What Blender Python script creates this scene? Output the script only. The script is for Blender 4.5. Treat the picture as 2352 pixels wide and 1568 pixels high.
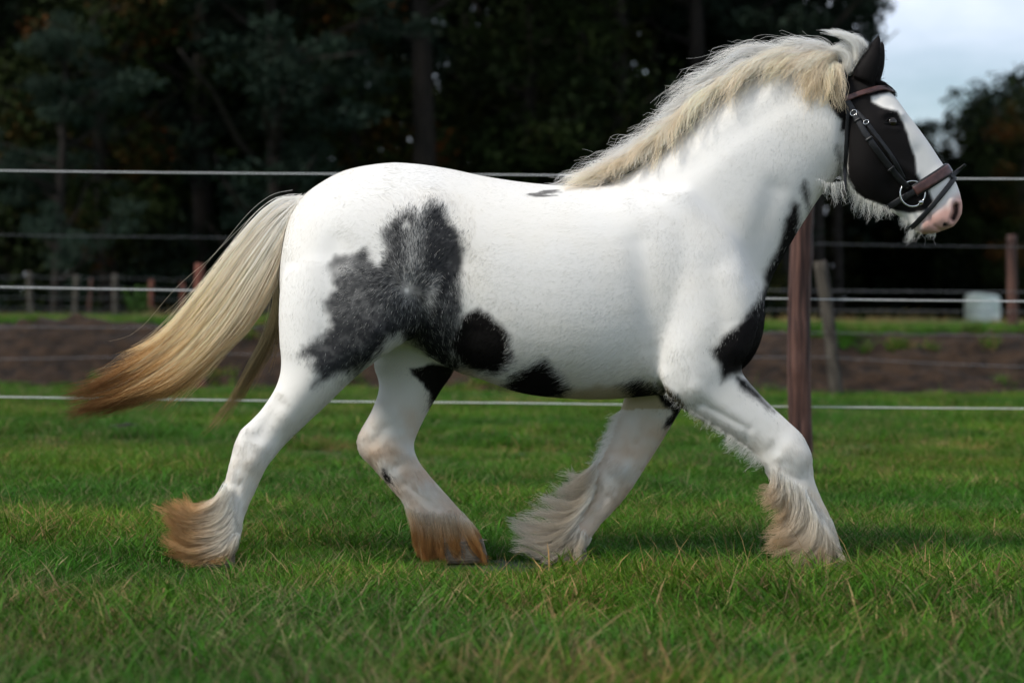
import bpy, bmesh, math, random
import numpy as np
from mathutils import Vector, Matrix
from mathutils.bvhtree import BVHTree

for o in list(bpy.data.objects):
    bpy.data.objects.remove(o, do_unlink=True)
scene = bpy.context.scene
COL = scene.collection
rng = np.random.default_rng(7)
random.seed(7)

# ------------------------------------------------------------------ camera
LENS, SENSOR, PXW, PXH = 85.0, 36.0, 2352.0, 1568.0      # the photograph is measured on a 2352 x 1568 grid
FPX = LENS / SENSOR * PXW
PXM = 621.0                                              # grid pixels per metre at the horse
CAM_D = FPX / PXM
CAM_H = 0.975
PITCH = math.atan((784 - 700) / FPX)
ROLL = math.radians(0.5)
fwd = np.array([0, math.cos(PITCH), -math.sin(PITCH)])
_u0 = np.array([0, math.sin(PITCH), math.cos(PITCH)])
_r0 = np.array([1.0, 0, 0])
cright = _r0 * math.cos(ROLL) + _u0 * math.sin(ROLL)
cup = _u0 * math.cos(ROLL) - _r0 * math.sin(ROLL)
CAM = np.array([0, -CAM_D, CAM_H])
cam_data = bpy.data.cameras.new('camera')
cam = bpy.data.objects.new('camera', cam_data)
COL.objects.link(cam)
M = Matrix.Identity(4)
for i in range(3):
    M[i][0], M[i][1], M[i][2], M[i][3] = cright[i], cup[i], -fwd[i], CAM[i]
cam.matrix_world = M
cam_data.lens, cam_data.sensor_width = LENS, SENSOR
cam_data.clip_start, cam_data.clip_end = 0.1, 3000
cam_data.dof.use_dof = True
cam_data.dof.focus_distance = CAM_D - 0.18
cam_data.dof.aperture_fstop = 2.7
scene.camera = cam

# ------------------------------------------------------------------ sky, sun, exposure
SUN = Vector((-0.656, -0.365, 0.69)).normalized()
world = bpy.data.worlds.new('World')
scene.world = world
world.use_nodes = True
wn, wl = world.node_tree.nodes, world.node_tree.links
wn.clear()
w_out = wn.new('ShaderNodeOutputWorld')
w_bg = wn.new('ShaderNodeBackground')
w_bg.inputs['Strength'].default_value = 0.10
sky = wn.new('ShaderNodeTexSky')
sky.sky_type = 'NISHITA'
sky.sun_disc = False
sky.sun_elevation = math.asin(SUN.z)
sky.sun_rotation = math.atan2(SUN.x, SUN.y)
sky.air_density, sky.dust_density, sky.ozone_density = 1.0, 0.3, 3.0
w_tc = wn.new('ShaderNodeTexCoord')
w_map = wn.new('ShaderNodeMapping')
w_map.inputs['Scale'].default_value = (1.6, 1.6, 4.2)
w_map.inputs['Location'].default_value = (0.35, 0.1, 0.42)
w_n = wn.new('ShaderNodeTexNoise')
w_n.inputs['Scale'].default_value = 2.2
w_n.inputs['Detail'].default_value = 6
w_n.inputs['Roughness'].default_value = 0.52
w_r = wn.new('ShaderNodeValToRGB')
w_r.color_ramp.elements[0].position, w_r.color_ramp.elements[1].position = 0.38, 0.58
w_mix = wn.new('ShaderNodeMix')
w_mix.data_type = 'RGBA'
w_mix.inputs['B'].default_value = (9.6, 10.5, 12.2, 1)
wl.new(w_tc.outputs['Generated'], w_map.inputs['Vector'])
wl.new(w_map.outputs['Vector'], w_n.inputs['Vector'])
wl.new(w_n.outputs['Fac'], w_r.inputs['Fac'])
wl.new(w_r.outputs['Color'], w_mix.inputs['Factor'])
wl.new(sky.outputs['Color'], w_mix.inputs['A'])
wl.new(w_mix.outputs['Result'], w_bg.inputs['Color'])
wl.new(w_bg.outputs['Background'], w_out.inputs['Surface'])

sun_data = bpy.data.lights.new('sun', 'SUN')
sun_data.energy = 3.4
sun_data.angle = math.radians(11.0)
sun_data.color = (1.0, 0.955, 0.88)
sun = bpy.data.objects.new('sun', sun_data)
COL.objects.link(sun)
sun.rotation_euler = (-SUN).to_track_quat('-Z', 'Y').to_euler()
sun.location = (-8, -10, 12)

scene.view_settings.view_transform = 'Standard'
scene.view_settings.look = 'None'
scene.view_settings.gamma = 1
scene.view_settings.use_curve_mapping = False
scene.view_settings.exposure = 0.0
scene.render.engine = 'CYCLES'
scene.cycles.max_bounces = 5
scene.cycles.diffuse_bounces = 3
scene.cycles.glossy_bounces = 2
scene.cycles.use_adaptive_sampling = True
scene.cycles.adaptive_threshold = 0.03
scene.cycles.transmission_bounces = 4
scene.cycles.use_denoising = True
scene.cycles_curves.shape = 'RIBBONS'

# ------------------------------------------------------------------ helpers
def P(px, py, y=0.0):
    """the world point on the plane y = const seen at a grid pixel of the photograph"""
    d = fwd + cright * ((px - PXW / 2) / FPX) + cup * ((PXH / 2 - py) / FPX)
    return CAM + d * ((y - CAM[1]) / d[1])

def project(v):
    r = np.asarray(v) - CAM
    z = r @ fwd
    return np.stack([PXW / 2 + FPX * (r @ cright) / z, PXH / 2 - FPX * (r @ cup) / z], -1)

def Pn(pts, y):
    pts = np.asarray(pts, float)
    y = np.broadcast_to(np.asarray(y, float), pts.shape[:-1])
    d = fwd + cright * ((pts[..., 0:1] - PXW / 2) / FPX) + cup * ((PXH / 2 - pts[..., 1:2]) / FPX)
    return CAM + d * ((y[..., None] - CAM[1]) / d[..., 1:2])

def props(o, label=None, cat=None, group=None, kind=None):
    if label: o['label'] = label
    if cat: o['category'] = cat
    if group: o['group'] = group
    if kind: o['kind'] = kind
    return o

def empty(name, loc, label=None, cat=None, group=None):
    o = bpy.data.objects.new(name, None)
    COL.objects.link(o)
    o.location = loc
    o.empty_display_size = 0.2
    return props(o, label, cat, group)

WORLD = {}
def link(name, data, parent=None, mats=(), keep=True):
    """link mesh data as an object; keep = its coordinates are world coordinates, else they are local to the parent"""
    o = bpy.data.objects.new(name, data)
    COL.objects.link(o)
    for m in mats:
        data.materials.append(m)
    if parent is not None:
        o.parent = parent
        if keep and parent.name not in WORLD:
            o.matrix_parent_inverse = Matrix.Translation(-Vector(parent.location))
    if keep:
        WORLD[o.name] = 1
    return o

def mesh(name, V, F, smooth=True):
    me = bpy.data.meshes.new(name)
    V = np.asarray(V, np.float32)
    if isinstance(F, np.ndarray):
        n, k = F.shape
        me.vertices.add(len(V)); me.vertices.foreach_set('co', V.ravel())
        me.loops.add(n * k); me.loops.foreach_set('vertex_index', F.astype(np.int32).ravel())
        me.polygons.add(n)
        me.polygons.foreach_set('loop_start', np.arange(0, n * k, k, dtype=np.int32))
        me.update(calc_edges=True)
    else:
        me.from_pydata([tuple(map(float, v)) for v in V], [], F)
    if smooth and len(me.polygons):
        me.polygons.foreach_set('use_smooth', np.ones(len(me.polygons), bool))
    me.update()
    return me

def cattr(me, name, arr, domain='POINT'):
    a = me.attributes.new(name, 'FLOAT_COLOR', domain)
    arr = np.asarray(arr, np.float32)
    if arr.shape[1] == 3:
        arr = np.concatenate([arr, np.ones((len(arr), 1), np.float32)], 1)
    a.data.foreach_set('color', arr.ravel())

def catmull(P_, n):
    P_ = np.asarray(P_, float)
    Q = np.concatenate([[2 * P_[0] - P_[1]], P_, [2 * P_[-1] - P_[-2]]])
    out = []
    for i in range(1, len(Q) - 2):
        p0, p1, p2, p3 = Q[i - 1], Q[i], Q[i + 1], Q[i + 2]
        for j in range(n):
            t = j / n
            out.append(0.5 * (2 * p1 + (p2 - p0) * t + (2 * p0 - 5 * p1 + 4 * p2 - p3) * t * t + (3 * p1 - p0 - 3 * p2 + p3) * t ** 3))
    out.append(Q[-2])
    return np.array(out)

def resample(poly, k):
    poly = np.asarray(poly, float)
    c = catmull(poly, 8) if len(poly) > 2 else poly
    d = np.concatenate([[0], np.cumsum(np.linalg.norm(np.diff(c, axis=0), axis=1))])
    t = np.linspace(0, d[-1], k)
    return np.stack([np.interp(t, d, c[:, i]) for i in range(c.shape[1])], -1)

def loft(stations, n=28, sub=6, ex=2.0):
    """closed tube through sections (ax, ay, bx, by, yc, hw): two outline pixels, centre depth, half width"""
    S = catmull(np.array(stations, float), sub)
    t = np.arange(n) * 2 * math.pi / n
    ct, st = np.cos(t), np.sin(t)
    ct = np.sign(ct) * np.abs(ct) ** (2 / ex); st = np.sign(st) * np.abs(st) ** (2 / ex)
    V = []
    for ax, ay, bx, by, yc, hw in S:
        A, B = P(ax, ay, yc), P(bx, by, yc)
        c, h = (A + B) / 2, (A - B) / 2
        V.append(c + ct[:, None] * h + st[:, None] * np.array([0, hw, 0]))
    m = len(V)
    V = np.concatenate(V)
    F = []
    for i in range(m - 1):
        for j in range(n):
            k = (j + 1) % n
            F.append((i * n + j, i * n + k, (i + 1) * n + k, (i + 1) * n + j))
    F.append(tuple(range(n))[::-1]); F.append(tuple(range((m - 1) * n, m * n)))
    return V, F

def join(parts):
    V, F, o = [], [], 0
    for v, f in parts:
        V.append(np.asarray(v, float)); F += [tuple(i + o for i in q) for q in f]; o += len(v)
    return np.concatenate(V), F

def tube(pts, r, n=8, caps=True):
    pts = np.asarray(pts, float)
    r = np.broadcast_to(r, (len(pts),))
    T = np.gradient(pts, axis=0)
    T /= np.linalg.norm(T, axis=1)[:, None] + 1e-9
    V, F = [], []
    ref = np.array([0, 0, 1.0]) if abs(T[0][2]) < 0.9 else np.array([1.0, 0, 0])
    u = np.cross(T[0], ref); u /= np.linalg.norm(u)
    for i, p in enumerate(pts):
        u = u - T[i] * (u @ T[i]); u /= np.linalg.norm(u) + 1e-9
        w = np.cross(T[i], u)
        for j in range(n):
            a = 2 * math.pi * j / n
            V.append(p + r[i] * (u * math.cos(a) + w * math.sin(a)))
    for i in range(len(pts) - 1):
        for j in range(n):
            k = (j + 1) % n
            F.append((i * n + j, i * n + k, (i + 1) * n + k, (i + 1) * n + j))
    if caps:
        F.append(tuple(range(n))[::-1]); F.append(tuple(range((len(pts) - 1) * n, len(pts) * n)))
    return np.array(V), F

def vnoise(p, seed=0):
    """smooth value noise in numpy, p (N, d), d = 2 or 3, range about -1..1"""
    p = np.asarray(p, float)
    i = np.floor(p).astype(np.int64); f = p - i
    f = f * f * (3 - 2 * f)
    d = p.shape[1]
    out = np.zeros(len(p))
    for c in range(1 << d):
        h = np.full(len(p), seed * 7919 + 13, np.int64); w = np.ones(len(p))
        for a in range(d):
            b = (c >> a) & 1
            h = (h ^ ((i[:, a] + b) * (73856093, 19349663, 83492791)[a])) * 1664525 + 1013904223
            h &= 0x7fffffff
            w *= f[:, a] if b else 1 - f[:, a]
        h ^= h >> 13; h = (h * 1274126177) & 0x7fffffff; h ^= h >> 16
        out += w * ((h & 0xffff) / 32767.5 - 1)
    return out

def fbm(p, o=3, seed=0):
    s, a = 0, 0.5
    for k in range(o):
        s = s + a * vnoise(np.asarray(p) * 2 ** k, seed + k); a *= 0.5
    return s

def smooth01(x, a, b):
    t = np.clip((x - a) / (b - a), 0, 1)
    return t * t * (3 - 2 * t)

def sdpoly(pt, poly):
    """signed distance (pixels, negative inside) of points to a closed polygon"""
    pt = np.asarray(pt, float); poly = np.asarray(poly, float)
    d = np.full(len(pt), 1e9); s = np.zeros(len(pt), bool)
    for a, b in zip(poly, np.roll(poly, -1, 0)):
        e = b - a; w = pt - a
        t = np.clip((w @ e) / (e @ e + 1e-9), 0, 1)
        d = np.minimum(d, np.linalg.norm(w - t[:, None] * e, axis=1))
        c = (a[1] > pt[:, 1]) != (b[1] > pt[:, 1])
        with np.errstate(divide='ignore', invalid='ignore'):
            s ^= c & (pt[:, 0] < e[0] * (pt[:, 1] - a[1]) / (e[1] if e[1] else 1e-9) + a[0])
    return np.where(s, -d, d)

def dline(pt, line):
    pt = np.asarray(pt, float); line = np.asarray(line, float)
    d = np.full(len(pt), 1e9)
    if len(line) == 1:
        return np.linalg.norm(pt - line[0], axis=1)
    for a, b in zip(line[:-1], line[1:]):
        e = b - a; w = pt - a
        t = np.clip((w @ e) / (e @ e + 1e-9), 0, 1)
        d = np.minimum(d, np.linalg.norm(w - t[:, None] * e, axis=1))
    return d

# ------------------------------------------------------------------ materials
MATS = {}
def mat(name):
    m = bpy.data.materials.new(name)
    m.use_nodes = True
    b = m.node_tree.nodes['Principled BSDF']
    MATS[name] = m
    return m, m.node_tree.nodes, m.node_tree.links, b

def mat_noise(name, c1, c2, scale=8, rough=0.7, bump=0.3, detail=6, stretch=(1, 1, 1), spec=0.3, dist=0.02, lo=0.35, hi=0.65, metal=0):
    m, n, l, b = mat(name)
    tc = n.new('ShaderNodeTexCoord'); mp = n.new('ShaderNodeMapping'); mp.inputs['Scale'].default_value = stretch
    t = n.new('ShaderNodeTexNoise'); t.inputs['Scale'].default_value = scale; t.inputs['Detail'].default_value = detail
    r = n.new('ShaderNodeValToRGB')
    r.color_ramp.elements[0].color = (*c1, 1); r.color_ramp.elements[1].color = (*c2, 1)
    r.color_ramp.elements[0].position = lo; r.color_ramp.elements[1].position = hi
    bp = n.new('ShaderNodeBump'); bp.inputs['Strength'].default_value = bump; bp.inputs['Distance'].default_value = dist
    l.new(tc.outputs['Object'], mp.inputs['Vector']); l.new(mp.outputs['Vector'], t.inputs['Vector'])
    l.new(t.outputs['Fac'], r.inputs['Fac']); l.new(r.outputs['Color'], b.inputs['Base Color'])
    l.new(t.outputs['Fac'], bp.inputs['Height']); l.new(bp.outputs['Normal'], b.inputs['Normal'])
    b.inputs['Roughness'].default_value = rough
    b.inputs['Specular IOR Level'].default_value = spec
    b.inputs['Metallic'].default_value = metal
    return m

def mat_attr(name, attr, rough=0.6, spec=0.25, bump=0.0, bscale=200, rand=0.0, trans=0.0):
    """colour from a colour attribute of the geometry"""
    m, n, l, b = mat(name)
    a = n.new('ShaderNodeAttribute'); a.attribute_name = attr
    src = a.outputs['Color']
    if rand:
        oi = n.new('ShaderNodeObjectInfo'); mr = n.new('ShaderNodeMapRange')
        mr.inputs['To Min'].default_value = 1 - rand; mr.inputs['To Max'].default_value = 1 + rand
        hv = n.new('ShaderNodeHueSaturation')
        l.new(oi.outputs['Random'], mr.inputs['Value']); l.new(mr.outputs['Result'], hv.inputs['Value']); l.new(src, hv.inputs['Color'])
        src = hv.outputs['Color']
    l.new(src, b.inputs['Base Color'])
    b.inputs['Roughness'].default_value = rough
    b.inputs['Specular IOR Level'].default_value = spec
    if bump:
        t = n.new('ShaderNodeTexNoise'); t.inputs['Scale'].default_value = bscale
        bp = n.new('ShaderNodeBump'); bp.inputs['Strength'].default_value = bump; bp.inputs['Distance'].default_value = 0.002
        l.new(t.outputs['Fac'], bp.inputs['Height']); l.new(bp.outputs['Normal'], b.inputs['Normal'])
    if trans:
        tr = n.new('ShaderNodeBsdfTranslucent'); mx = n.new('ShaderNodeMixShader'); mx.inputs[0].default_value = trans
        l.new(src, tr.inputs['Color']); out = n['Material Output']
        l.new(b.outputs['BSDF'], mx.inputs[1]); l.new(tr.outputs['BSDF'], mx.inputs[2]); l.new(mx.outputs['Shader'], out.inputs['Surface'])
    return m
# ================================================================== the horse
HORSE = empty('horse', (0, 0, 0), 'piebald white and black cob trotting to the right with bridle', 'horse')

torso = [(646, 590, 646, 700, 0, .08), (664, 505, 664, 740, 0, .16), (690, 458, 690, 770, 0, .205), (735, 421, 735, 785, 0, .24),
         (800, 389, 800, 790, 0, .27), (890, 374, 890, 785, 0, .29), (950, 376, 950, 795, 0, .295), (1000, 382, 1000, 826, 0, .298),
         (1050, 391, 1050, 852, 0, .302), (1110, 404, 1110, 872, 0, .31), (1200, 418, 1200, 902, 0, .322), (1300, 426, 1300, 914, 0, .325),
         (1390, 424, 1390, 916, 0, .31), (1470, 412, 1470, 910, 0, .285), (1550, 415, 1550, 900, 0, .26), (1620, 440, 1620, 885, 0, .235),
         (1680, 500, 1680, 862, 0, .205), (1722, 580, 1722, 828, 0, .165), (1745, 650, 1745, 785, 0, .11), (1754, 700, 1754, 740, 0, .05)]
neck = [(1380, 428, 1700, 845, 0, .19), (1440, 398, 1742, 765, 0, .175), (1510, 352, 1764, 665, 0, .16), (1580, 294, 1798, 594, 0, .145),
        (1650, 226, 1830, 538, 0, .132), (1740, 176, 1858, 492, 0, .12), (1830, 156, 1888, 446, 0, .11), (1895, 158, 1926, 400, 0, .1),
        (1950, 175, 1958, 330, 0, .08)]
head = [(1975, 158, 1918, 215, 0, .045), (2004, 178, 1912, 290, 0, .082), (2032, 200, 1920, 360, 0, .1), (2058, 226, 1932, 408, 0, .108),
        (2084, 262, 1948, 434, 0, .110), (2110, 296, 1968, 450, 0, .102), (2136, 332, 1996, 466, 0, .09), (2161, 370, 2032, 480, 0, .078),
        (2181, 397, 2060, 494, 0, .07), (2196, 420, 2078, 508, 0, .068), (2206, 450, 2090, 522, 0, .07), (2209.5, 478, 2103, 533, 0, .068),
        (2203, 502, 2120, 538, 0, .058), (2190, 520, 2142, 538, 0, .04)]
def ear(dx, dy, y):
    return [(1958 + dx, 176 + dy, 2006 + dx, 198 + dy, y, .024), (1966 + dx, 154 + dy, 2014 + dx, 172 + dy, y, .032), (1982 + dx, 130 + dy, 2022 + dx, 142 + dy, y, .030),
            (1996 + dx, 108 + dy, 2024 + dx, 115 + dy, y, .022), (2006 + dx, 92 + dy, 2023 + dx, 96 + dy, y, .013), (2016 + dx, 81 + dy, 2021 + dx, 83 + dy, y, .006)]
hind_near = [(720, 520, 1000, 500, -.10, .13), (668, 590, 1030, 590, -.135, .145), (645, 650, 1030, 660, -.15, .15), (639, 720, 1005, 725, -.16, .145),
             (641, 785, 945, 775, -.165, .13), (645, 838, 872, 822, -.168, .112), (634, 885, 810, 872, -.17, .092), (606, 932, 752, 928, -.17, .074),
             (580, 962, 704, 972, -.17, .06), (556, 986, 664, 1010, -.17, .052), (541, 1014, 636, 1042, -.17, .05), (531, 1048, 616, 1068, -.17, .048),
             (523, 1080, 603, 1092, -.168, .044), (516, 1108, 590, 1120, -.166, .038), (506, 1140, 576, 1150, -.165, .034), (494, 1178, 563, 1182, -.165, .036),
             (474, 1212, 554, 1216, -.165, .046), (462, 1238, 543, 1244, -.165, .046), (455, 1262, 536, 1264, -.165, .048)]
hind_far = [(760, 560, 1000, 540, .10, .13), (700, 650, 1060, 650, .14, .14), (760, 740, 1070, 740, .15, .135), (850, 800, 1062, 800, .155, .12),
            (857, 840, 1046, 848, .158, .105), (870, 888, 1018, 890, .16, .085), (853, 942, 988, 938, .16, .07), (833, 978, 966, 980, .16, .058),
            (821, 1006, 953, 1012, .16, .053), (824, 1036, 952, 1032, .16, .05), (845, 1062, 958, 1050, .16, .048), (868, 1087, 970, 1070, .16, .044),
            (896, 1120, 996, 1102, .158, .038), (926, 1156, 1030, 1140, .156, .036), (950, 1196, 1068, 1184, .155, .046), (978, 1228, 1092, 1212, .155, .046), (992, 1252, 1108, 1240, .155, .05)]
fore_near = [(1470, 470, 1600, 430, -.09, .085), (1445, 560, 1690, 540, -.125, .11), (1462, 660, 1738, 655, -.15, .118), (1488, 750, 1742, 745, -.168, .118),
             (1506, 820, 1724, 806, -.176, .112), (1520, 872, 1704, 838, -.18, .1), (1540, 915, 1706, 856, -.18, .088), (1584, 947, 1737, 893, -.178, .076),
             (1636, 979, 1776, 934, -.175, .066), (1690, 1012, 1812, 968, -.172, .058), (1730, 1040, 1842, 998, -.17, .055), (1750, 1064, 1860, 1034, -.168, .057),
             (1764, 1092, 1866, 1068, -.166, .053), (1788, 1124, 1871, 1102, -.164, .042), (1810, 1152, 1884, 1138, -.162, .035), (1824, 1184, 1900, 1172, -.16, .038),
             (1834, 1212, 1914, 1206, -.158, .048), (1846, 1240, 1921, 1232, -.156, .045), (1848, 1266, 1929, 1258, -.155, .05)]
fore_far = [(1450, 800, 1640, 800, .14, .10), (1442, 870, 1600, 880, .155, .095), (1428, 930, 1566, 938, .16, .078), (1408, 985, 1538, 984, .16, .066),
            (1390, 1030, 1512, 1026, .158, .056), (1372, 1070, 1484, 1070, .156, .056), (1352, 1102, 1460, 1108, .154, .05), (1348, 1134, 1436, 1142, .152, .04),
            (1332, 1162, 1410, 1172, .15, .035), (1306, 1192, 1382, 1202, .15, .037), (1278, 1220, 1360, 1232, .15, .047), (1262, 1244, 1346, 1258, .15, .046)]
hoofs = {'near_hind': [(455, 1258, 540, 1258, -.165, .05), (444, 1300, 540, 1300, -.165, .06)], 'far_hind': [(990, 1246, 1110, 1236, .155, .052), (986, 1290, 1122, 1290, .155, .06)],
         'near_fore': [(1846, 1262, 1931, 1254, -.155, .053), (1832, 1316, 1950, 1316, -.155, .066)], 'far_fore': [(1258, 1240, 1346, 1256, .15, .05), (1240, 1290, 1350, 1294, .15, .06)]}

raw = join([loft(torso, 40, 6, 2.15), loft(neck, 32), loft(head, 32, 6, 2.15), loft(ear(0, 0, -.062), 16, 4), loft(ear(9, 13, .062), 16, 4),
            loft(hind_near, 28), loft(hind_far, 28), loft(fore_near, 28), loft(fore_far, 28)])
tmp = link('raw_body', mesh('raw_body', *raw))
bmx = bmesh.new(); bmx.from_mesh(tmp.data); bmesh.ops.recalc_face_normals(bmx, faces=bmx.faces); bmx.to_mesh(tmp.data); bmx.free()
rm = tmp.modifiers.new('remesh', 'REMESH'); rm.mode = 'VOXEL'; rm.voxel_size = 0.0068
bpy.context.view_layer.update()
body_me = bpy.data.meshes.new_from_object(tmp.evaluated_get(bpy.context.evaluated_depsgraph_get()))
bpy.data.objects.remove(tmp)
nv = len(body_me.vertices)
V = np.empty(nv * 3, np.float32); body_me.vertices.foreach_get('co', V); V = V.reshape(-1, 3).astype(float)
E = np.empty(len(body_me.edges) * 2, np.int32); body_me.edges.foreach_get('vertices', E); E = E.reshape(-1, 2)
deg = np.bincount(E.ravel(), minlength=nv).astype(float)
def lap(A):
    out = np.empty_like(A)
    for c in range(A.shape[1]):
        out[:, c] = (np.bincount(E[:, 0], A[E[:, 1], c], nv) + np.bincount(E[:, 1], A[E[:, 0], c], nv)) / deg
    return out - A
px = project(V)
big = smooth01(px[:, 0], 1960, 1840) * smooth01(px[:, 1], 1000, 880)          # body and shoulders: blended; head and lower legs: kept crisp
for k in range(46):
    V += lap(V) * (0.5 * big)[:, None]
    if k < 8:
        V += lap(V) * (0.5 * (1 - big))[:, None]; V -= lap(V) * (0.42 * (1 - big))[:, None]
    if k < 30:                                   # half of the shrinking is put back
        V -= lap(V) * (0.26 * big)[:, None]

def normals(V):
    body_me.vertices.foreach_set('co', V.astype(np.float32).ravel()); body_me.update()
    N = np.empty(nv * 3, np.float32); body_me.vertices.foreach_get('normal', N)
    return N.reshape(-1, 3).astype(float)

# muscles, bones and hollows: strokes in outline pixels, side (-1 near, 1 far, 0 both), radius px, height m
strokes = [
    ([(1500, 470), (1560, 600), (1600, 740)], -1, 70, .009), ([(1470, 560), (1490, 680), (1500, 800)], -1, 30, -.008),
    ([(1560, 820), (1590, 880)], -1, 50, .012), ([(1690, 640), (1720, 740), (1700, 800)], -1, 40, .012), ([(1640, 620), (1660, 740), (1640, 820)], -1, 30, -.004),
    ([(1780, 440), (1750, 540), (1735, 620)], -1, 32, -.008), ([(1650, 350), (1560, 460)], -1, 60, .008), ([(1480, 455), (1600, 380), (1700, 300), (1800, 240)], -1, 26, -.005),
    ([(1520, 870), (1535, 905)], -1, 24, .014), ([(1600, 890), (1700, 960), (1760, 1010)], -1, 18, .009), ([(1620, 940), (1700, 990)], -1, 14, .008),
    ([(1610, 925), (1720, 985)], -1, 9, -.008), ([(1815, 1030), (1845, 1050)], -1, 26, .008), ([(1790, 1050)], -1, 14, .006), ([(1800, 1085), (1840, 1100)], -1, 12, -.004),
    ([(1838, 1130), (1868, 1195)], -1, 8, -.005), ([(1858, 1205)], -1, 22, .008),
    ([(900, 640), (905, 730)], -1, 70, .014), ([(700, 600), (690, 720), (690, 800)], -1, 40, .01), ([(770, 560), (760, 680), (750, 790)], -1, 26, -.006),
    ([(990, 470), (960, 500)], -1, 40, .012), ([(1050, 620), (1080, 760)], -1, 50, -.016), ([(860, 770), (845, 810)], -1, 30, .014),
    ([(720, 850), (660, 950)], -1, 36, .008), ([(560, 985), (600, 940), (640, 900)], -1, 10, .006), ([(596, 1000), (612, 970), (640, 930)], -1, 16, -.012), 
    ([(562, 990), (548, 1020)], -1, 18, .008), ([(600, 1030), (580, 1062)], -1, 18, .009),
    ([(548, 1110), (520, 1200)], -1, 7, -.005),
    ([(830, 1010), (850, 1040)], 1, 14, .008), ([(885, 985), (860, 1015)], 1, 14, -.010), ([(905, 1030), (935, 1040)], 1, 18, .009), ([(915, 1070)], 1, 12, -.006), ([(930, 1110), (1000, 1170)], 1, 8, -.006),
    ([(1500, 950), (1460, 1020)], 1, 12, -.008), ([(1425, 1075)], 1, 24, .007), ([(1395, 1140), (1345, 1210)], 1, 8, -.006),
    # head
    ([(2000, 300), (1985, 380), (2005, 440)], 0, 34, .012), ([(2012, 330), (2060, 375), (2100, 400)], 0, 10, .007), ([(2045, 430), (2075, 455)], 0, 22, -.008),
    ([(2030, 262), (2050, 256), (2068, 266)], 0, 9, .009), ([(2036, 292), (2060, 296)], 0, 8, .004), ([(2048, 279)], 0, 14, -.007), ([(2010, 232)], 0, 16, -.008), ([(2110, 350), (2140, 385)], 0, 20, -.006),
    ([(2184, 462), (2186, 492), (2178, 508)], 0, 8, .006), ([(2204, 466), (2205, 492)], 0, 6, .006), ([(2197, 474), (2195, 490), (2189, 502)], 0, 6, -.026),
    ([(2131, 490), (2140, 512), (2160, 530), (2185, 527)], 0, 3.0, -.007), ([(2125, 520)], 0, 14, .006), ([(2160, 500)], 0, 18, .006), ([(1938, 280), (1935, 400)], 0, 12, -.012),
]
N = normals(V)
px = project(V)
disp = np.zeros(nv)
for line, side, rad, amp in strokes:
    if rad < 20 and line[0][1] > 880: amp *= .5
    elif rad >= 20: amp *= 1.05
    m = np.abs(px[:, 0] - np.mean([q[0] for q in line])) < 400
    m &= (side == 0) | (V[:, 1] * side > 0.0)
    i = np.nonzero(m)[0]
    d = dline(px[i], line)
    face = np.clip(np.abs(N[i, 1]) * 1.6, 0, 1)
    disp[i] += amp * np.exp(-(d / rad) ** 2) * face
V = V + N * disp[:, None]
V += lap(V) * 0.4
# concave ear fronts
px = project(V)
N = normals(V)

# ------------------------------------------------------------------ coat colours (linear): white, black, roan, pink skin
WHITE = np.array([.775, .75, .705]); BLACK = np.array([.0095, .0080, .0076]); ROAN = np.array([.022, .0225, .025]); PINK = np.array([.62, .36, .30])
TAN = np.array([.46, .27, .13]); RUST = np.array([.36, .165, .06])
patch_roan = [(993, 461), (1013, 477), (1037, 514), (1062, 534), (1066, 570), (1060, 618), (1054, 651), (1062, 695), (1066, 725), (1076, 760), (1066, 800), (1072, 838), (1062, 854),
              (1030, 870), (960, 800), (940, 770), (915, 770), (897, 776), (864, 820), (830, 858), (800, 857), (751, 872), (715, 888), (731, 864), (711, 840), (719, 824), (691, 816), (695, 796), (723, 780),
              (747, 764), (760, 743), (747, 719), (741, 691), (764, 663), (757, 635), (755, 602), (772, 586), (800, 586), (840, 570), (852, 590), (872, 610),
              (884, 570), (874, 542), (900, 506), (925, 481), (945, 477), (961, 490), (977, 473)]
near_black = [
    [(1098, 711), (1126, 727), (1158, 747), (1175, 788), (1183, 828), (1150, 860), (1110, 856), (1058, 840), (1030, 796), (1048, 750), (1062, 723)],
    [(1251, 824), (1275, 840), (1295, 868), (1318, 890), (1280, 940), (1200, 940), (1165, 885), (1178, 868), (1211, 844)],
    [(1847, 416), (1858, 440), (1862, 480), (1850, 470), (1840, 430)],
    [(1823, 460), (1838, 470), (1836, 520), (1900, 560), (1800, 700), (1790, 800), (1740, 880), (1700, 856), (1676, 866), (1656, 882), (1650, 840), (1632, 805), (1650, 785), (1700, 740), (1742, 686), (1757, 654), (1757, 622), (1787, 573), (1803, 509)],
    [(1690, 862), (1712, 872), (1745, 905), (1778, 946), (1765, 940), (1730, 910), (1700, 890)],
    [(1920, 340), (1930, 350), (1934, 372), (1926, 368)], [(1918, 332), (1923, 336), (1922, 346)], [(1926, 382), (1932, 392), (1930, 402)],
    [(1895, 150), (1940, 40), (2060, 40), (2060, 200), (2040, 214), (2000, 222), (2003, 233), (2029, 247), (2062, 255), (2077, 284), (2088, 320), (2102, 357), (2106, 400), (2130, 430), (2150, 474), (2131, 484), (2090, 492), (2062, 486),
     (2018, 468), (1985, 456), (1963, 438), (1947, 410), (1944, 300), (1930, 302), (1932, 278), (1915, 258), (1896, 220)],
    [(1430, 884), (1460, 872), (1530, 890), (1570, 930), (1530, 945), (1480, 930)],
]
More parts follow.
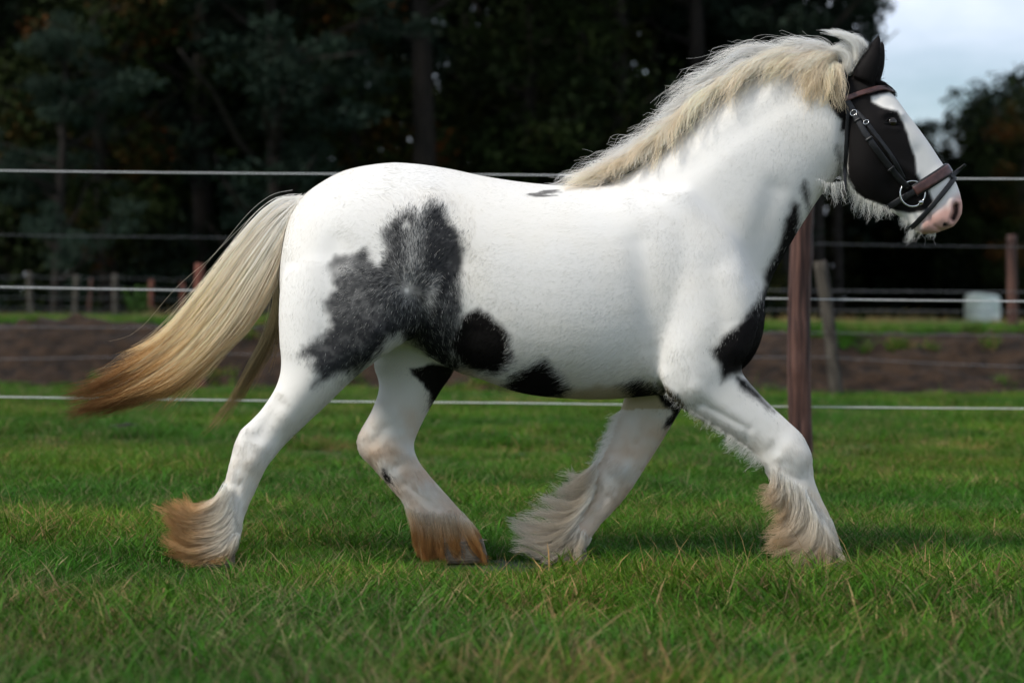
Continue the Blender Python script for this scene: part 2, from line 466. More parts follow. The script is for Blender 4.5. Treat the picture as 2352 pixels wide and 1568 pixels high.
far_black = [[(940, 846), (1000, 835), (1060, 840), (1040, 900), (990, 948), (985, 905), (955, 868)], [(880, 1076), (890, 1085), (897, 1108), (888, 1104), (878, 1088)],
             [(1500, 900), (1600, 900), (1570, 960), (1520, 985), (1540, 950)], [(2000, 222), (2029, 247), (2062, 255), (2077, 284), (2102, 357), (2106, 400), (2130, 430), (1985, 456), (1944, 300), (1930, 150), (1940, 40), (2060, 40), (2060, 200)]]
holes = [([(933, 518)], 8), ([(935, 667)], 5), ([(866, 606), (880, 572)], 6), ([(812, 850)], 5)]
streaks = [([(958, 500), (948, 560), (941, 620), (936, 668)], 20), ([(1064, 735), (1054, 775), (1044, 812)], 13), ([(1064, 735), (1054, 775), (1044, 812)], 13), ([(770, 620), (800, 610)], 16), ([(985, 700), (1000, 640)], 14)]

def coat(pxp, pts, jitter=None):
    """colour of the coat at surface points (their pixels, their positions)"""
    n = len(pxp)
    j = np.zeros(n) if jitter is None else jitter
    wob = fbm(pxp / 22.0, 3, 3) * 11 + fbm(pxp * np.array([.35, .12]), 2, 9) * 3
    near = pts[:, 1] < 0.04
    far = pts[:, 1] > 0.0
    col = np.tile(WHITE, (n, 1))
    # yellowish stain of the lower legs
    leg = smooth01(pxp[:, 1], 930, 1200)
    st = np.clip(fbm(pxp / 34.0, 3, 21) * 1.0 + .35, 0, 1) * leg * .8
    col = col * (1 - st[:, None]) + np.array([.70, .585, .44]) * st[:, None]
    fleg = far & (pxp[:, 0] > 800) & (pxp[:, 0] < 1130) & (pxp[:, 1] > 900)
    st = np.where(fleg, smooth01(pxp[:, 1] + fbm(pxp / 30., 2, 4) * 40, 1150, 1230), 0) * .85
    col = col * (1 - st[:, None]) + TAN * st[:, None]
    fl = np.where(far & ~near, smooth01(pxp[:, 1], 890, 1000), 0) * np.clip(.45 + fbm(pxp / 45., 3, 37) * .9, 0, .9)
    col = col * (1 - fl[:, None]) + np.array([.66, .50, .37]) * fl[:, None]
    cr = np.clip(fbm(pxp / 130.0, 3, 33) + .12, 0, 1)
    col = col * (1 - .35 * cr[:, None]) + np.array([.78, .70, .56]) * .35 * cr[:, None]
    # tan belly hair, with the shade of the underside painted into its colour
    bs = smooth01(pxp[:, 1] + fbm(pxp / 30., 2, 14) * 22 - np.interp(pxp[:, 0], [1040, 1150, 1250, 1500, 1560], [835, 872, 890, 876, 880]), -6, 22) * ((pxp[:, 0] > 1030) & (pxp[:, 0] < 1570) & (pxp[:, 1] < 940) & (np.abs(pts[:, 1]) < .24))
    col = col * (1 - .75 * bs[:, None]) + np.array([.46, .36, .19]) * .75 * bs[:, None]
    # roan flank
    sd = sdpoly(pxp, patch_roan) + wob + j * 15
    r = (1 - (smooth01(sd, -7, 5) if jitter is not None else smooth01(sd, -16, 12))) * near
    light = np.full(n, .095) + .13 * fbm(pxp / 9., 2, 5)
    light -= .10 * smooth01(pxp[:, 0], 975, 1000) * smooth01(pxp[:, 1], 700, 620) + .06 * smooth01(pxp[:, 1], 700, 760)
    for l_, rad in streaks:
        light += .24 * np.exp(-(dline(pxp, l_) / rad) ** 2)
    for l_, rad in holes:
        light += .45 * (1 - smooth01(dline(pxp, l_) + wob * .4, rad * .5, rad * 1.6))
    light = np.clip(light, 0.02, 1)
    if jitter is not None:
        pick = rng.random(n) < light                    # single white hairs among the dark ones
        rc = np.where(pick[:, None], WHITE * .9, ROAN * (.6 + .5 * rng.random(n))[:, None])
    else:
        rc = ROAN * (1 - light[:, None]) + WHITE * light[:, None]
    col = col * (1 - r[:, None]) + rc * r[:, None]
    b = np.zeros(n)
    for k, poly in enumerate(near_black):
        w = wob * (.25 if k in (8,) else .8 if k < 2 else .6)
        sd = sdpoly(pxp, poly) + w + j * (5 if k in (8,) else 17)
        ew = 4 if (jitter is not None or k == 8) else 11
        b = np.maximum(b, (1 - smooth01(sd, -ew, ew)) * near)
    for poly in far_black:
        b = np.maximum(b, (1 - smooth01(sdpoly(pxp, poly) + wob * .8 + j * 14, -5, 5)) * far * ~near)
    # the streaky mark on the back
    e = ((pxp[:, 0] - 1250) / 38) ** 2 + ((pxp[:, 1] - 446 + (pxp[:, 0] - 1250) * .10) / 9.5) ** 2
    b = np.maximum(b, .8 * (1 - smooth01(e + fbm(pxp * np.array([.05, .22]), 2, 31) * 1.2 + np.abs(j) * .6, .35, 1.0)) * near)
    col = col * (1 - b[:, None]) + BLACK * b[:, None]
    # bare pink muzzle
    mz = smooth01(pxp @ np.array([.55, .83]), 1565, 1600) * smooth01(pxp[:, 0], 2095, 2112) * (pxp[:, 1] > 400)
    mz *= .25 + .75 * np.maximum(smooth01(pxp[:, 1] + fbm(pxp / 14., 2, 8) * 14, 452, 492), smooth01(pxp[:, 0], 2165, 2190) * smooth01(pxp[:, 1], 430, 455))
    mz *= 1 - .55 * smooth01(np.hypot(pxp[:, 0] - 2105, pxp[:, 1] - 522) + fbm(pxp / 9., 2, 7) * 6, 22, 8)
    mz *= 1 - b
    col = col * (1 - mz[:, None]) + PINK * mz[:, None]
    sp = (1 - smooth01(np.hypot((pxp[:, 0] - 2172) / 10, (pxp[:, 1] - 516) / 7) + fbm(pxp / 8., 2, 12) * .7, .6, 1.1)) * near
    col = col * (1 - sp[:, None]) + BLACK * 2 * sp[:, None]
    return col, mz, b

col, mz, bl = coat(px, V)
nost = np.exp(-(dline(px, [(2197, 472), (2196, 488), (2190, 502)]) / 6.5) ** 4)  # shade inside the nostril, painted near-black into the coat colour
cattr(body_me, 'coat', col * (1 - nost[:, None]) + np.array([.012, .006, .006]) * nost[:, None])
M_COAT = mat_attr('horse_coat', 'coat', rough=.7, spec=.1)
M_FUR = mat_attr('horse_fur', 'hcol', rough=.6, spec=.1, trans=.28)
BODY = link('body', body_me, HORSE, [M_COAT])
body_me.materials.clear(); body_me.materials.append(M_COAT)
body_me.polygons.foreach_set('use_smooth', np.ones(len(body_me.polygons), bool))
body_me.update()
bvh = BVHTree.FromObject(BODY, bpy.context.evaluated_depsgraph_get()) if False else None
_F = np.empty(len(body_me.loops), np.int32); body_me.loops.foreach_get('vertex_index', _F); _F = _F.reshape(-1, 4)
bvh = BVHTree.FromPolygons([tuple(v) for v in V.tolist()], _F.tolist())

def hit(pxx, pyy, far=False, lift=0.0):
    """where the sight line of a pixel meets the horse (far: the far flank), lifted off the skin"""
    d = P(pxx, pyy, 0) - CAM; d /= np.linalg.norm(d)
    o = CAM
    if far:
        o = P(pxx, pyy, 2.0); d = -d
    r = bvh.ray_cast(Vector(o), Vector(d))
    if r[0] is None:
        return None
    return np.array(r[0]) + np.array(r[1]) * lift, np.array(r[1])
# ------------------------------------------------------------------ hair
def hair(name, pts, cols, r0, r1, parent, material):
    """pts (N, K, 3) strands as one hair-curves object"""
    n, k = pts.shape[:2]
    cu = bpy.data.hair_curves.new(name)
    cu.add_curves([k] * n)
    cu.attributes['position'].data.foreach_set('vector', pts.astype(np.float32).ravel()) if 'position' in cu.attributes else None
    rad = cu.attributes.get('radius') or cu.attributes.new('radius', 'FLOAT', 'POINT')
    t = np.linspace(0, 1, k)[None, :]
    r0 = np.broadcast_to(np.asarray(r0, float).reshape(-1, 1), (n, 1))
    rr = r0 * (1 - t) + r1 * t
    rad.data.foreach_set('value', np.broadcast_to(rr, (n, k)).astype(np.float32).ravel())
    a = cu.attributes.new('hcol', 'FLOAT_COLOR', 'POINT')
    if cols.ndim == 2:
        cols = np.repeat(cols[:, None, :], k, 1)
    cols = np.maximum(cols, .004)
    cc = np.concatenate([np.clip(cols, .002, .95), np.ones((n, k, 1))], 2)
    a.data.foreach_set('color', cc.astype(np.float32).ravel())
    return link(name, cu, parent, [material])

def outside(pts, lift, maxd=.08):
    """push strand points that sink into the body back out onto its surface"""
    sh = pts.shape
    q = pts.reshape(-1, 3)
    out = q.copy()
    for i, p in enumerate(q.tolist()):
        r = bvh.find_nearest(p, maxd)
        if r[0] is not None:
            loc, nn = r[0], r[1]
            s = (p[0] - loc[0]) * nn[0] + (p[1] - loc[1]) * nn[1] + (p[2] - loc[2]) * nn[2]
            if s < lift:
                out[i] = (loc[0] + nn[0] * lift, loc[1] + nn[1] * lift, loc[2] + nn[2] * lift)
    return out.reshape(sh)

def guided(guides, n, k=11, spread0=(.01, .01, .01), spread1=(.03, .03, .03), clumps=40, clump=.7, wave=.004, freq=2.0, cut=(.7, 1.0), ubias=None, frizz=.004, rj=0.0):
    """strands lying between neighbouring guide lines [(px, py, y), ...]: interpolated, clumped, waved"""
    G = []
    for g_ in guides:
        g_ = np.asarray(g_, float)
        G.append(resample(Pn(g_[:, :2], g_[:, 2]), k))
    G = np.array(G)
    def base(u):
        i = np.minimum(u.astype(int), len(G) - 2); f = (u - i)[:, None, None]
        return G[i] * (1 - f) + G[i + 1] * f
    t = np.linspace(0, 1, k)[None, :, None]
    um = len(G) - 1
    u = (rng.random(n) if ubias is None else ubias(rng.random(n))) * um * .9999
    uc = rng.random(clumps) * um * .9999
    offc = rng.normal(size=(clumps, 1, 3)); offs = rng.normal(size=(n, 1, 3))
    s0, s1 = np.array(spread0), np.array(spread1)
    sp = s0 * (1 - t) + s1 * t
    C = base(uc) + offc * sp * .9
    ph = rng.random((clumps, 1, 3)) * 6.28; fr = freq * (.6 + .8 * rng.random((clumps, 1, 1)))
    C = C + wave * t * np.sin(t * 6.28 * fr + ph)
    ci = np.abs(u[:, None] - uc[None, :] + rng.normal(size=(n, clumps)) * .12 * um / 4).argmin(1)
    S = base(u) + offs * sp * .7
    cl = clump * (t ** 1.1)
    S = S * (1 - cl) + (C[ci] + offs * sp * .22) * cl
    ph = rng.random((n, 1, 3)) * 6.28
    S = S + frizz * t * np.sin(t * 6.28 * (1 + 2 * rng.random((n, 1, 1))) + ph)
    # cut to a random length
    L = (cut[0] + (cut[1] - cut[0]) * rng.random(n))
    s0_ = rj * rng.random(n); L = np.minimum(L, 1 - s0_ * .5)
    tt = (s0_[:, None] + np.linspace(0, 1, k)[None, :] * (L - s0_ * .5)[:, None]) * (k - 1)
    tt = np.clip(tt, 0, k - 1.001)
    i = np.minimum(tt.astype(int), k - 2); f = (tt - i)[..., None]
    ar = np.arange(n)[:, None]
    S = S[ar, i] * (1 - f) + S[ar, i + 1] * f
    return S, u / um, (tt / (k - 1)), ci

def lerp3(stops, x):
    xs = [s[0] for s in stops]; cs = np.array([s[1] for s in stops])
    return np.stack([np.interp(x, xs, cs[:, i]) for i in range(3)], -1)

CW, CC, CT, CB = (.88, .85, .79), (.70, .57, .39), (.42, .27, .13), (.15, .075, .028)
M_HAIR = mat_attr('long_hair', 'hcol', rough=.5, spec=.15, trans=.36)

# tail: from the top edge to the underside
tg = [[(690, 460, 0), (655, 458, 0), (612, 486, 0), (556, 550, 0), (500, 622, 0), (440, 698, 0), (385, 768, 0), (318, 822, 0)],
      [(688, 464, -.02), (655, 475, -.02), (612, 515, -.02), (550, 590, -.02), (485, 680, -.02), (405, 775, -.01), (300, 852, 0), (190, 893, 0), (135, 914, 0)],
      [(686, 468, -.03), (660, 490, -.03), (622, 540, -.04), (560, 630, -.04), (490, 730, -.03), (410, 820, -.02), (310, 882, 0), (220, 915, 0), (160, 918, 0)],
      [(685, 472, -.03), (665, 505, -.03), (632, 570, -.05), (575, 665, -.05), (515, 760, -.04), (440, 840, -.02), (340, 900, 0), (240, 935, 0), (195, 950, 0), (148, 970, 0)],
      [(684, 476, -.02), (668, 520, -.03), (640, 600, -.05), (596, 690, -.05), (545, 765, -.03), (480, 830, -.02), (410, 885, 0), (330, 915, 0), (270, 940, 0)],
      [(684, 480, -.02), (672, 530, -.02), (650, 590, -.04), (615, 680, -.04), (570, 750, -.03), (512, 800, -.02), (475, 850, -.01), (435, 905, -.01), (405, 955, -.01)]]
S, u, t, ci = guided(tg, 7500, 14, (.010, .022, .010), (.017, .03, .017), 110, .80, .020, 1.3, (.45, 1.0), lambda r: np.where(r < .9, r / .9 * .78, .78 + (r - .9) * 2.2), .010)
S = outside(S, .004, .12)
pp = project(S.reshape(-1, 3)).reshape(S.shape[0], S.shape[1], 2)
dist = np.clip((690 - pp[..., 0]) / 545, 0, 1)
cv = rng.normal(size=110)[ci]
w = dist + (u[:, None] - .4) * .25 + cv[:, None] * .07
col_t = lerp3([(0, (.95, .91, .84)), (.22, (.95, .84, .68)), (.50, (.95, .73, .43)), (.63, (.72, .45, .18)), (.75, (.27, .125, .04)), (1, (.11, .052, .018))], w)
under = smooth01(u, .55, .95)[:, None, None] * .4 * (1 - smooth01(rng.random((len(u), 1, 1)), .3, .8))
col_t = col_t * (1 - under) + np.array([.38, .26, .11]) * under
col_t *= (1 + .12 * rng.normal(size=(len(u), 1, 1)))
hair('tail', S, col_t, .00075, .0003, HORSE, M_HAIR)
# loose strands at the side of the tail
tg2 = [[(684, 480, .0), (662, 540, -.02), (645, 600, -.03), (634, 670, -.03), (630, 720, -.02), (610, 780, 0), (580, 835, 0), (552, 890, 0), (520, 938, 0), (478, 988, 0), (448, 1018, 0)],
       [(684, 480, .02), (664, 540, 0), (648, 610, 0), (640, 690, 0), (634, 750, 0), (618, 800, .02), (596, 850, .02), (570, 900, .02), (545, 930, .02)],
       [(684, 480, .03), (668, 540, .02), (652, 610, .02), (646, 700, .02), (640, 770, .02), (634, 800, .02)]]
S, u, t, ci = guided(tg2, 700, 14, (.008, .012, .008), (.014, .02, .014), 24, .75, .015, 1.5, (.55, 1.0), lambda r: r ** 1.2, .008)
S = outside(S, .004, .12)
c2 = lerp3([(0, (.74, .66, .52)), (.4, (.52, .42, .24)), (.7, (.20, .15, .07)), (1, (.30, .18, .08))], t) * (1 + .15 * rng.normal(size=(len(u), 1, 1)))
hair('tail_lock', S, c2, .0006, .0003, HORSE, M_HAIR)

# stray hairs of the tail
S, u, t, ci = guided(tg[:3], 260, 14, (.02, .03, .02), (.06, .05, .06), 60, .25, .03, 1.6, (.3, .9), lambda r: r, .02)
hair('tail_wisps', outside(S, .004, .12), lerp3([(0, (.86, .83, .78)), (.6, (.8, .7, .5)), (1, (.4, .25, .1))], t), .0004, .0002, HORSE, M_HAIR)

# mane
crest = catmull([(1330, 428), (1380, 424), (1440, 394), (1510, 348), (1580, 290), (1650, 224), (1740, 176), (1830, 156), (1895, 158), (1920, 160)], 10)
def crest_at(s):
    d = np.linspace(0, 1, len(crest))
    return np.array([np.interp(s, d, crest[:, 0]), np.interp(s, d, crest[:, 1])])
def rel(s, offs, ys):
    c = crest_at(s)
    return [(c[0] + dx, c[1] + dy, yy) for (dx, dy), yy in zip(offs, ys)]
fly_w = [(0, 0), (-22, -15), (-56, -16), (-90, -6), (-122, 12)]
fly_s = [(0, 0), (-14, -18), (-42, -22), (-76, -8), (-106, 14)]
fly_p = [(0, 0), (2, -28), (-22, -44), (-60, -42), (-100, -22)]
fall_w = [(0, 4), (-16, -12), (-44, -4), (-72, 8), (-96, 18)]
fall_s = [(0, 0), (-14, -20), (-40, 0), (-58, 38), (-64, 76)]
fall_p = [(0, 0), (0, -30), (-22, -18), (-46, 14), (-60, 46)]
def blend(s, A, B, C):
    a, b, c = np.array(A), np.array(B), np.array(C)
    if s < .45:
        f = np.clip((s - .12) / .3, 0, 1); return a * (1 - f) + b * f
    f = np.clip((s - .55) / .25, 0, 1); return b * (1 - f) + c * f
ss = np.linspace(.13, .985, 20)
wob = rng.normal(size=(20, 2)) * .13
gF = [rel(s, blend(s, fly_w, fly_s, fly_p) * (1.12 + 1.5 * wob[i, 0]), [0, -.01, -.015, -.02, -.02]) for i, s in enumerate(ss)]
gN = [rel(s, blend(s, fall_w, fall_s, fall_p) * (1 + wob[i, 1]), [-.005, -.035, -.07, -.10, -.13]) for i, s in enumerate(ss)]
gM = [rel(s, (blend(s, fly_w, fly_s, fly_p) * .55 + blend(s, fall_w, fall_s, fall_p) * .45) * (1 + wob[i, 1]), [-.002, -.03, -.06, -.085, -.10]) for i, s in enumerate(ss)]
def gmix(f, ys, seedw):
    w_ = rng.normal(size=(20, 2)) * .2
    return [rel(s, (blend(s, fly_w, fly_s, fly_p) * (1 - f + w_[i, 0]) + blend(s, fall_w, fall_s, fall_p) * (f + w_[i, 1])), ys) for i, s in enumerate(ss)]
gM = gmix(.5, [-.002, -.03, -.055, -.075, -.095], 0)
gM2 = gmix(.75, [-.003, -.035, -.065, -.09, -.115], 1)
gM3 = gmix(.25, [-.002, -.02, -.04, -.055, -.06], 2)
gO = [rel(s, blend(s, fall_w, fall_s, fall_p) * (.8 + wob[i, 0]), [.005, .035, .07, .10, .13]) for i, s in enumerate(ss)]
gP = [[(x_, 154, -.02), (x_ + 6, 148, -.05), (x_ + 10, 172, -.09), (x_ + dx, 205, -.11), (x_ + dx - 6, 244, -.12)] for x_, dx in ((1848, -8), (1866, -2), (1884, 2), (1900, -2), (1912, 4), (1922, 10))]
allS, allC = [], []
for g_, n_, cl_, c_root, c_tip, cut_ in ((gF, 3000, 80, (.95, .91, .85), (.95, .91, .85), (.4, 1)), (gM, 1700, 60, (.95, .86, .74), (.95, .86, .74), (.4, 1)), (gM2, 1700, 50, (.95, .87, .75), (.95, .85, .71), (.4, 1)), (gM3, 1500, 50, (.95, .89, .82), (.95, .89, .82), (.4, 1)),
                                         (gN, 1700, 50, (.94, .83, .67), (.92, .76, .55), (.4, 1)), (gO, 1500, 50, CW, CC, (.6, 1)), (gP, 800, 20, (.92, .84, .70), (.86, .70, .48), (.5, 1))):
    S, u, t, ci = guided(g_, n_, 11, (.006, .012, .006), (.024, .018, .024), cl_, .86, .022, 1.1, cut_, None, .008)
    S = outside(S, .005, .14)
    cv = rng.normal(size=cl_)[ci]
    c = lerp3([(0, c_root), (1, c_tip)], t) * (1 + .07 * cv[:, None, None] + .08 * rng.normal(size=(n_, 1, 1)))
    allS.append(S); allC.append(c)
S, u, t, ci = guided(gF, 420, 11, (.006, .012, .006), (.05, .03, .05), 80, .45, .03, 1.2, (.6, 1.0), None, .015)
allS.append(outside(S, .005, .14)); allC.append(np.tile(np.array([.88, .85, .79]), (420, 11, 1)))
hair('mane', np.concatenate(allS), np.concatenate(allC), .0006, .0002, HORSE, M_HAIR)
# forelock blown up and back between the ears
gK = [[(1948, 166, -.02), (1966, 130, -.03), (1962, 98, -.04), (1932, 76, -.04), (1884, 70, -.04)], [(1952, 166, .0), (1974, 136, 0), (1974, 106, 0), (1950, 86, 0), (1915, 80, 0)],
      [(1958, 168, .0), (1984, 132, .01), (1988, 104, .01), (1972, 88, .01), (1950, 80, .01)], [(1936, 164, -.02), (1940, 140, -.03), (1925, 122, -.03), (1905, 118, -.03), (1890, 128, -.03)],
      [(1944, 165, -.02), (1950, 146, -.03), (1946, 128, -.03), (1926, 112, -.03), (1900, 118, -.03)]]
S, u, t, ci = guided(gK, 2000, 11, (.008, .02, .008), (.012, .02, .012), 22, .75, .008, 1.2, (.6, 1), None, .006)
S = outside(S, .004)
hair('forelock', S, lerp3([(0, (.92, .88, .8)), (1, (.95, .92, .86))], t) * (1 + .1 * rng.normal(size=(len(u), 1, 1))), .0006, .0002, HORSE, M_HAIR)
# dark tuft under the browband
gK2 = [[(1998, 190, -.05), (2010, 188, -.06), (2030, 198, -.05), (2052, 216, -.03)], [(2004, 186, 0), (2020, 188, 0), (2040, 200, 0), (2058, 220, 0)], [(1998, 190, .05), (2010, 188, .06), (2030, 198, .05), (2052, 216, .03)]]
S, u, t, ci = guided(gK2, 500, 8, (.006, .012, .006), (.008, .012, .008), 10, .6, .004, 1, (.6, 1))
S = outside(S, .004)
hair('brow_tuft', S, np.tile(BLACK * 1.2, (500, 1)), .0006, .0003, HORSE, M_HAIR)

# feathers of the four legs
def feather(guides, n, stops, y0, y1, clumps, lift=.004, wave=.024, spread=(.015, .018, .015), cut=(.4, 1), cvar=.10, rj=.3):
    rows = []
    for f in (0, .5, 1):
        rows.append([[(p[0], p[1], y0 * (1 - f) + y1 * f) for p in g_] for g_ in guides])
    SS, CCs = [], []
    for r_ in rows:
        S, u, t, ci = guided(r_, n // 3, 10, (.006, .008, .006), spread, clumps, .86, wave, 1.1, cut, None, .008, rj)
        S = outside(S, lift, .1)
        cv = rng.normal(size=clumps)[ci]
        SS.append(S); CCs.append(lerp3(stops, t) * (1 + cvar * np.clip(cv, -1.6, 1.6)[:, None, None] + .08 * rng.normal(size=(len(u), 1, 1))))
    hair('leg_feather', np.concatenate(SS), np.concatenate(CCs), .0006, .00025, HORSE, M_HAIR)

feather([[(1772, 1070), (1776, 1100), (1768, 1124), (1750, 1136)], [(1790, 1080), (1792, 1112), (1784, 1142), (1766, 1156)], [(1812, 1096), (1814, 1150), (1802, 1186), (1778, 1200)],
         [(1836, 1108), (1842, 1168), (1818, 1216), (1764, 1240)], [(1850, 1128), (1862, 1188), (1840, 1238), (1774, 1266)], [(1862, 1158), (1880, 1213), (1868, 1262), (1808, 1294)],
         [(1878, 1190), (1898, 1233), (1903, 1268), (1888, 1306)], [(1893, 1200), (1914, 1243), (1926, 1278), (1936, 1312)]], 6000,
        [(0, CW), (.5, (.74, .66, .54)), (.8, (.62, .48, .32)), (1, (.54, .38, .22))], -.10, -.225, 30)
feather([[(518, 1108), (492, 1148), (455, 1163), (415, 1148)], [(530, 1120), (500, 1175), (440, 1188), (381, 1150)], [(535, 1150), (500, 1205), (440, 1213), (380, 1174)],
         [(540, 1180), (505, 1225), (440, 1234), (384, 1204)], [(540, 1205), (505, 1245), (445, 1255), (389, 1234)], [(535, 1220), (502, 1258), (450, 1270), (394, 1258)],
         [(540, 1222), (515, 1262), (480, 1285), (440, 1292)], [(548, 1222), (540, 1258), (522, 1282), (502, 1300)]], 6000,
        [(0, CW), (.35, (.74, .66, .54)), (.65, (.58, .39, .20)), (1, (.44, .24, .09))], -.12, -.22, 24)
feather([[(926, 1150), (944, 1205), (954, 1250), (962, 1294)], [(960, 1170), (972, 1222), (982, 1260), (990, 1296)], [(1000, 1176), (1008, 1228), (1014, 1264), (1020, 1298)],
         [(1040, 1176), (1054, 1226), (1060, 1262), (1062, 1296)], [(1072, 1190), (1094, 1232), (1104, 1262), (1110, 1292)]], 4500,
        [(0, (.80, .74, .64)), (.3, (.74, .55, .34)), (.55, (.52, .27, .09)), (1, (.40, .175, .05))], .10, .20, 22, cvar=.16, rj=.7)
feather([[(1376, 1050), (1352, 1080), (1325, 1096), (1297, 1090)], [(1375, 1085), (1350, 1122), (1310, 1138), (1262, 1126)], [(1370, 1115), (1335, 1162), (1290, 1178), (1238, 1160)],
         [(1360, 1142), (1315, 1192), (1255, 1213), (1168, 1200)], [(1345, 1168), (1300, 1218), (1240, 1243), (1188, 1222)], [(1330, 1192), (1290, 1238), (1235, 1266), (1194, 1258)],
         [(1330, 1216), (1310, 1258), (1288, 1284), (1262, 1298)], [(1345, 1222), (1336, 1258), (1328, 1284), (1318, 1298)]], 4500,
        [(0, CW), (.45, (.72, .62, .48)), (1, (.70, .62, .52))], .10, .20, 24)

# beard, throat hair and the fringes behind the forelegs
def fringe(name, path, n, length, y0, y1, direction, stops, spread=(.012, .012, .012), clumps=30, lens=None, parent=HORSE):
    path = resample(np.array(path, float), 8)
    gs = []
    for i, p in enumerate(path):
        L = length if lens is None else np.interp(i / 7, np.linspace(0, 1, len(lens)), lens)
        d = np.array(direction)
        gs.append([(p[0] - d[0] * 4, p[1] - d[1] * 4), (p[0] + d[0] * L * .35, p[1] + d[1] * L * .4), (p[0] + d[0] * L * .75, p[1] + d[1] * L * .7), (p[0] + d[0] * L * 1.25, p[1] + d[1] * L)])
    SS, CCs = [], []
    for y in np.linspace(y0, y1, 3):
        S, u, t, ci = guided([[(a, b, y) for a, b in g_] for g_ in gs], n // 3, 8, (.004, .008, .004), spread, clumps, .8, .010, 1.0, (.12, 1), None, .006)
        SS.append(outside(S, .003)); CCs.append(lerp3(stops, t) * (1 + .1 * rng.normal(size=(len(u), 1, 1))))
    return SS, CCs
def fringes(name, lst):
    SS, CCs = [], []
    for a in lst:
        s, c = fringe(name, *a[:7], **(a[7] if len(a) > 7 else {}))
        SS += s; CCs += c
    hair(name, np.concatenate(SS), np.concatenate(CCs), .0005, .0002, HORSE, M_HAIR)
WT = [(0, CW), (1, (.76, .73, .68))]
fringes('beard', [([(1950, 430), (1975, 455), (2010, 470), (2050, 488)], 520, 34, -.05, .05, (-.15, 1), WT, dict(lens=[34, 20, 52, 30, 40, 14, 10], spread=(.02, .02, .02), clumps=14)),
                  ([(1880, 415), (1905, 425), (1938, 420)], 240, 52, -.09, .03, (.15, 1), WT, dict(lens=[8, 30, 52, 40], spread=(.02, .02, .02), clumps=12)), ([(2068, 498), (2088, 518)], 120, 14, -.03, .03, (-.4, 1), WT),
                  ([(2092, 524), (2100, 532)], 160, 26, -.02, .02, (-.45, 1), WT), ([(2105, 534), (2150, 538)], 60, 14, -.04, .04, (-.1, 1), WT, dict(clumps=12))])
fringes('leg_fringe', [([(1528, 902), (1600, 955), (1680, 1006)], 420, 12, -.22, -.12, (-.5, .9), WT), ([(1670, 1000), (1720, 1035), (1752, 1062)], 420, 24, -.21, -.12, (-.7, .85), WT),
                       ([(1425, 945), (1400, 1010), (1376, 1060)], 900, 26, .10, .20, (-.8, .45), WT)])

S1, C1 = fringe('ear_hair', [(2014, 186), (2018, 150), (2022, 112)], 300, 9, -.075, -.05, (.9, -.25), [(0, BLACK), (1, BLACK * 1.6)], clumps=12)
S2, C2 = fringe('ear_hair', [(1960, 168), (1982, 132), (2004, 98)], 300, 7, -.075, -.05, (-.5, -.6), [(0, BLACK), (1, BLACK * 1.6)], clumps=12)
hair('ear_hair', np.concatenate(S1 + S2), np.concatenate(C1 + C2), .0005, .0002, HORSE, M_HAIR)

# short fur of the coat
FLOW = [(700, 560, -.2, 1), (760, 480, -.7, .7), (880, 400, -1, .25), (1000, 395, -1, .15), (1200, 440, -1, .15), (1380, 450, -1, .3), (800, 560, -.8, .5), (680, 700, -.1, 1), (720, 800, -.2, 1), (800, 680, -.8, .6),
        (860, 600, -.9, .1), (900, 520, -.5, -.8), (945, 500, 0, -1), (945, 580, -.05, -1), (940, 640, 0, -1), (1000, 500, .4, -.9), (1010, 580, .5, -.6), (972, 640, .45, -.8), (885, 660, -.8, .55), (912, 690, -.5, .9), (900, 720, -.5, .9), (935, 700, 0, 1),
        (980, 700, .5, .8), (1040, 640, .2, .9), (1050, 740, 0, 1), (1120, 640, -.8, .4), (1120, 760, -.6, .6), (1250, 600, -1, .25), (1300, 750, -.9, .45), (1400, 850, -.8, .5), (1200, 860, -.7, .6),
        (1450, 600, -.8, .6), (1560, 560, -.35, 1), (1600, 700, -.2, 1), (1700, 700, -.2, 1), (1560, 850, -.2, 1), (1500, 420, -.7, .7), (1620, 380, -.5, .9), (1720, 300, -.5, .9), (1800, 300, -.3, 1), (1780, 450, -.3, 1), (1880, 260, -.3, 1), (1900, 400, -.1, 1),
        (1650, 930, .5, .9), (1760, 990, .5, .9), (1830, 1060, .1, 1), (1870, 1180, .2, 1), (700, 900, -.5, .9), (620, 1000, -.4, .9), (560, 1100, -.35, .95), (520, 1200, -.3, 1), (960, 900, -.25, 1), (880, 1010, .2, 1), (950, 1100, .5, .9), (1050, 1200, .5, .9),
        (1500, 960, -.4, 1), (1430, 1080, -.5, .9), (1350, 1200, -.6, .8), (1980, 220, 0, 1), (1990, 150, .3, -1), (2010, 110, .3, -1), (2000, 350, .1, 1), (2060, 330, .3, 1), (2120, 380, .4, 1), (2150, 500, .2, 1), (2080, 250, .4, .9)]
FL = np.array(FLOW, float)
tri = np.concatenate([_F[:, [0, 1, 2]], _F[:, [0, 2, 3]]])
A, B, C_ = V[tri[:, 0]], V[tri[:, 1]], V[tri[:, 2]]
fn = np.cross(B - A, C_ - A); area = np.linalg.norm(fn, axis=1) / 2; fn /= (2 * area[:, None] + 1e-12)
tc_ = (A + B + C_) / 3
view = CAM - tc_; view /= np.linalg.norm(view, axis=1)[:, None]
wgt = area * np.where((fn * view).sum(1) > -.35, 1.0, .12)
NF = 300000
pick = rng.choice(len(tri), NF, p=wgt / wgt.sum())
r1, r2 = np.sqrt(rng.random(NF)), rng.random(NF)
b0, b1, b2 = 1 - r1, r1 * (1 - r2), r1 * r2
R = A[pick] * b0[:, None] + B[pick] * b1[:, None] + C_[pick] * b2[:, None]
VN = normals(V)
RN = VN[tri[pick, 0]] * b0[:, None] + VN[tri[pick, 1]] * b1[:, None] + VN[tri[pick, 2]] * b2[:, None]
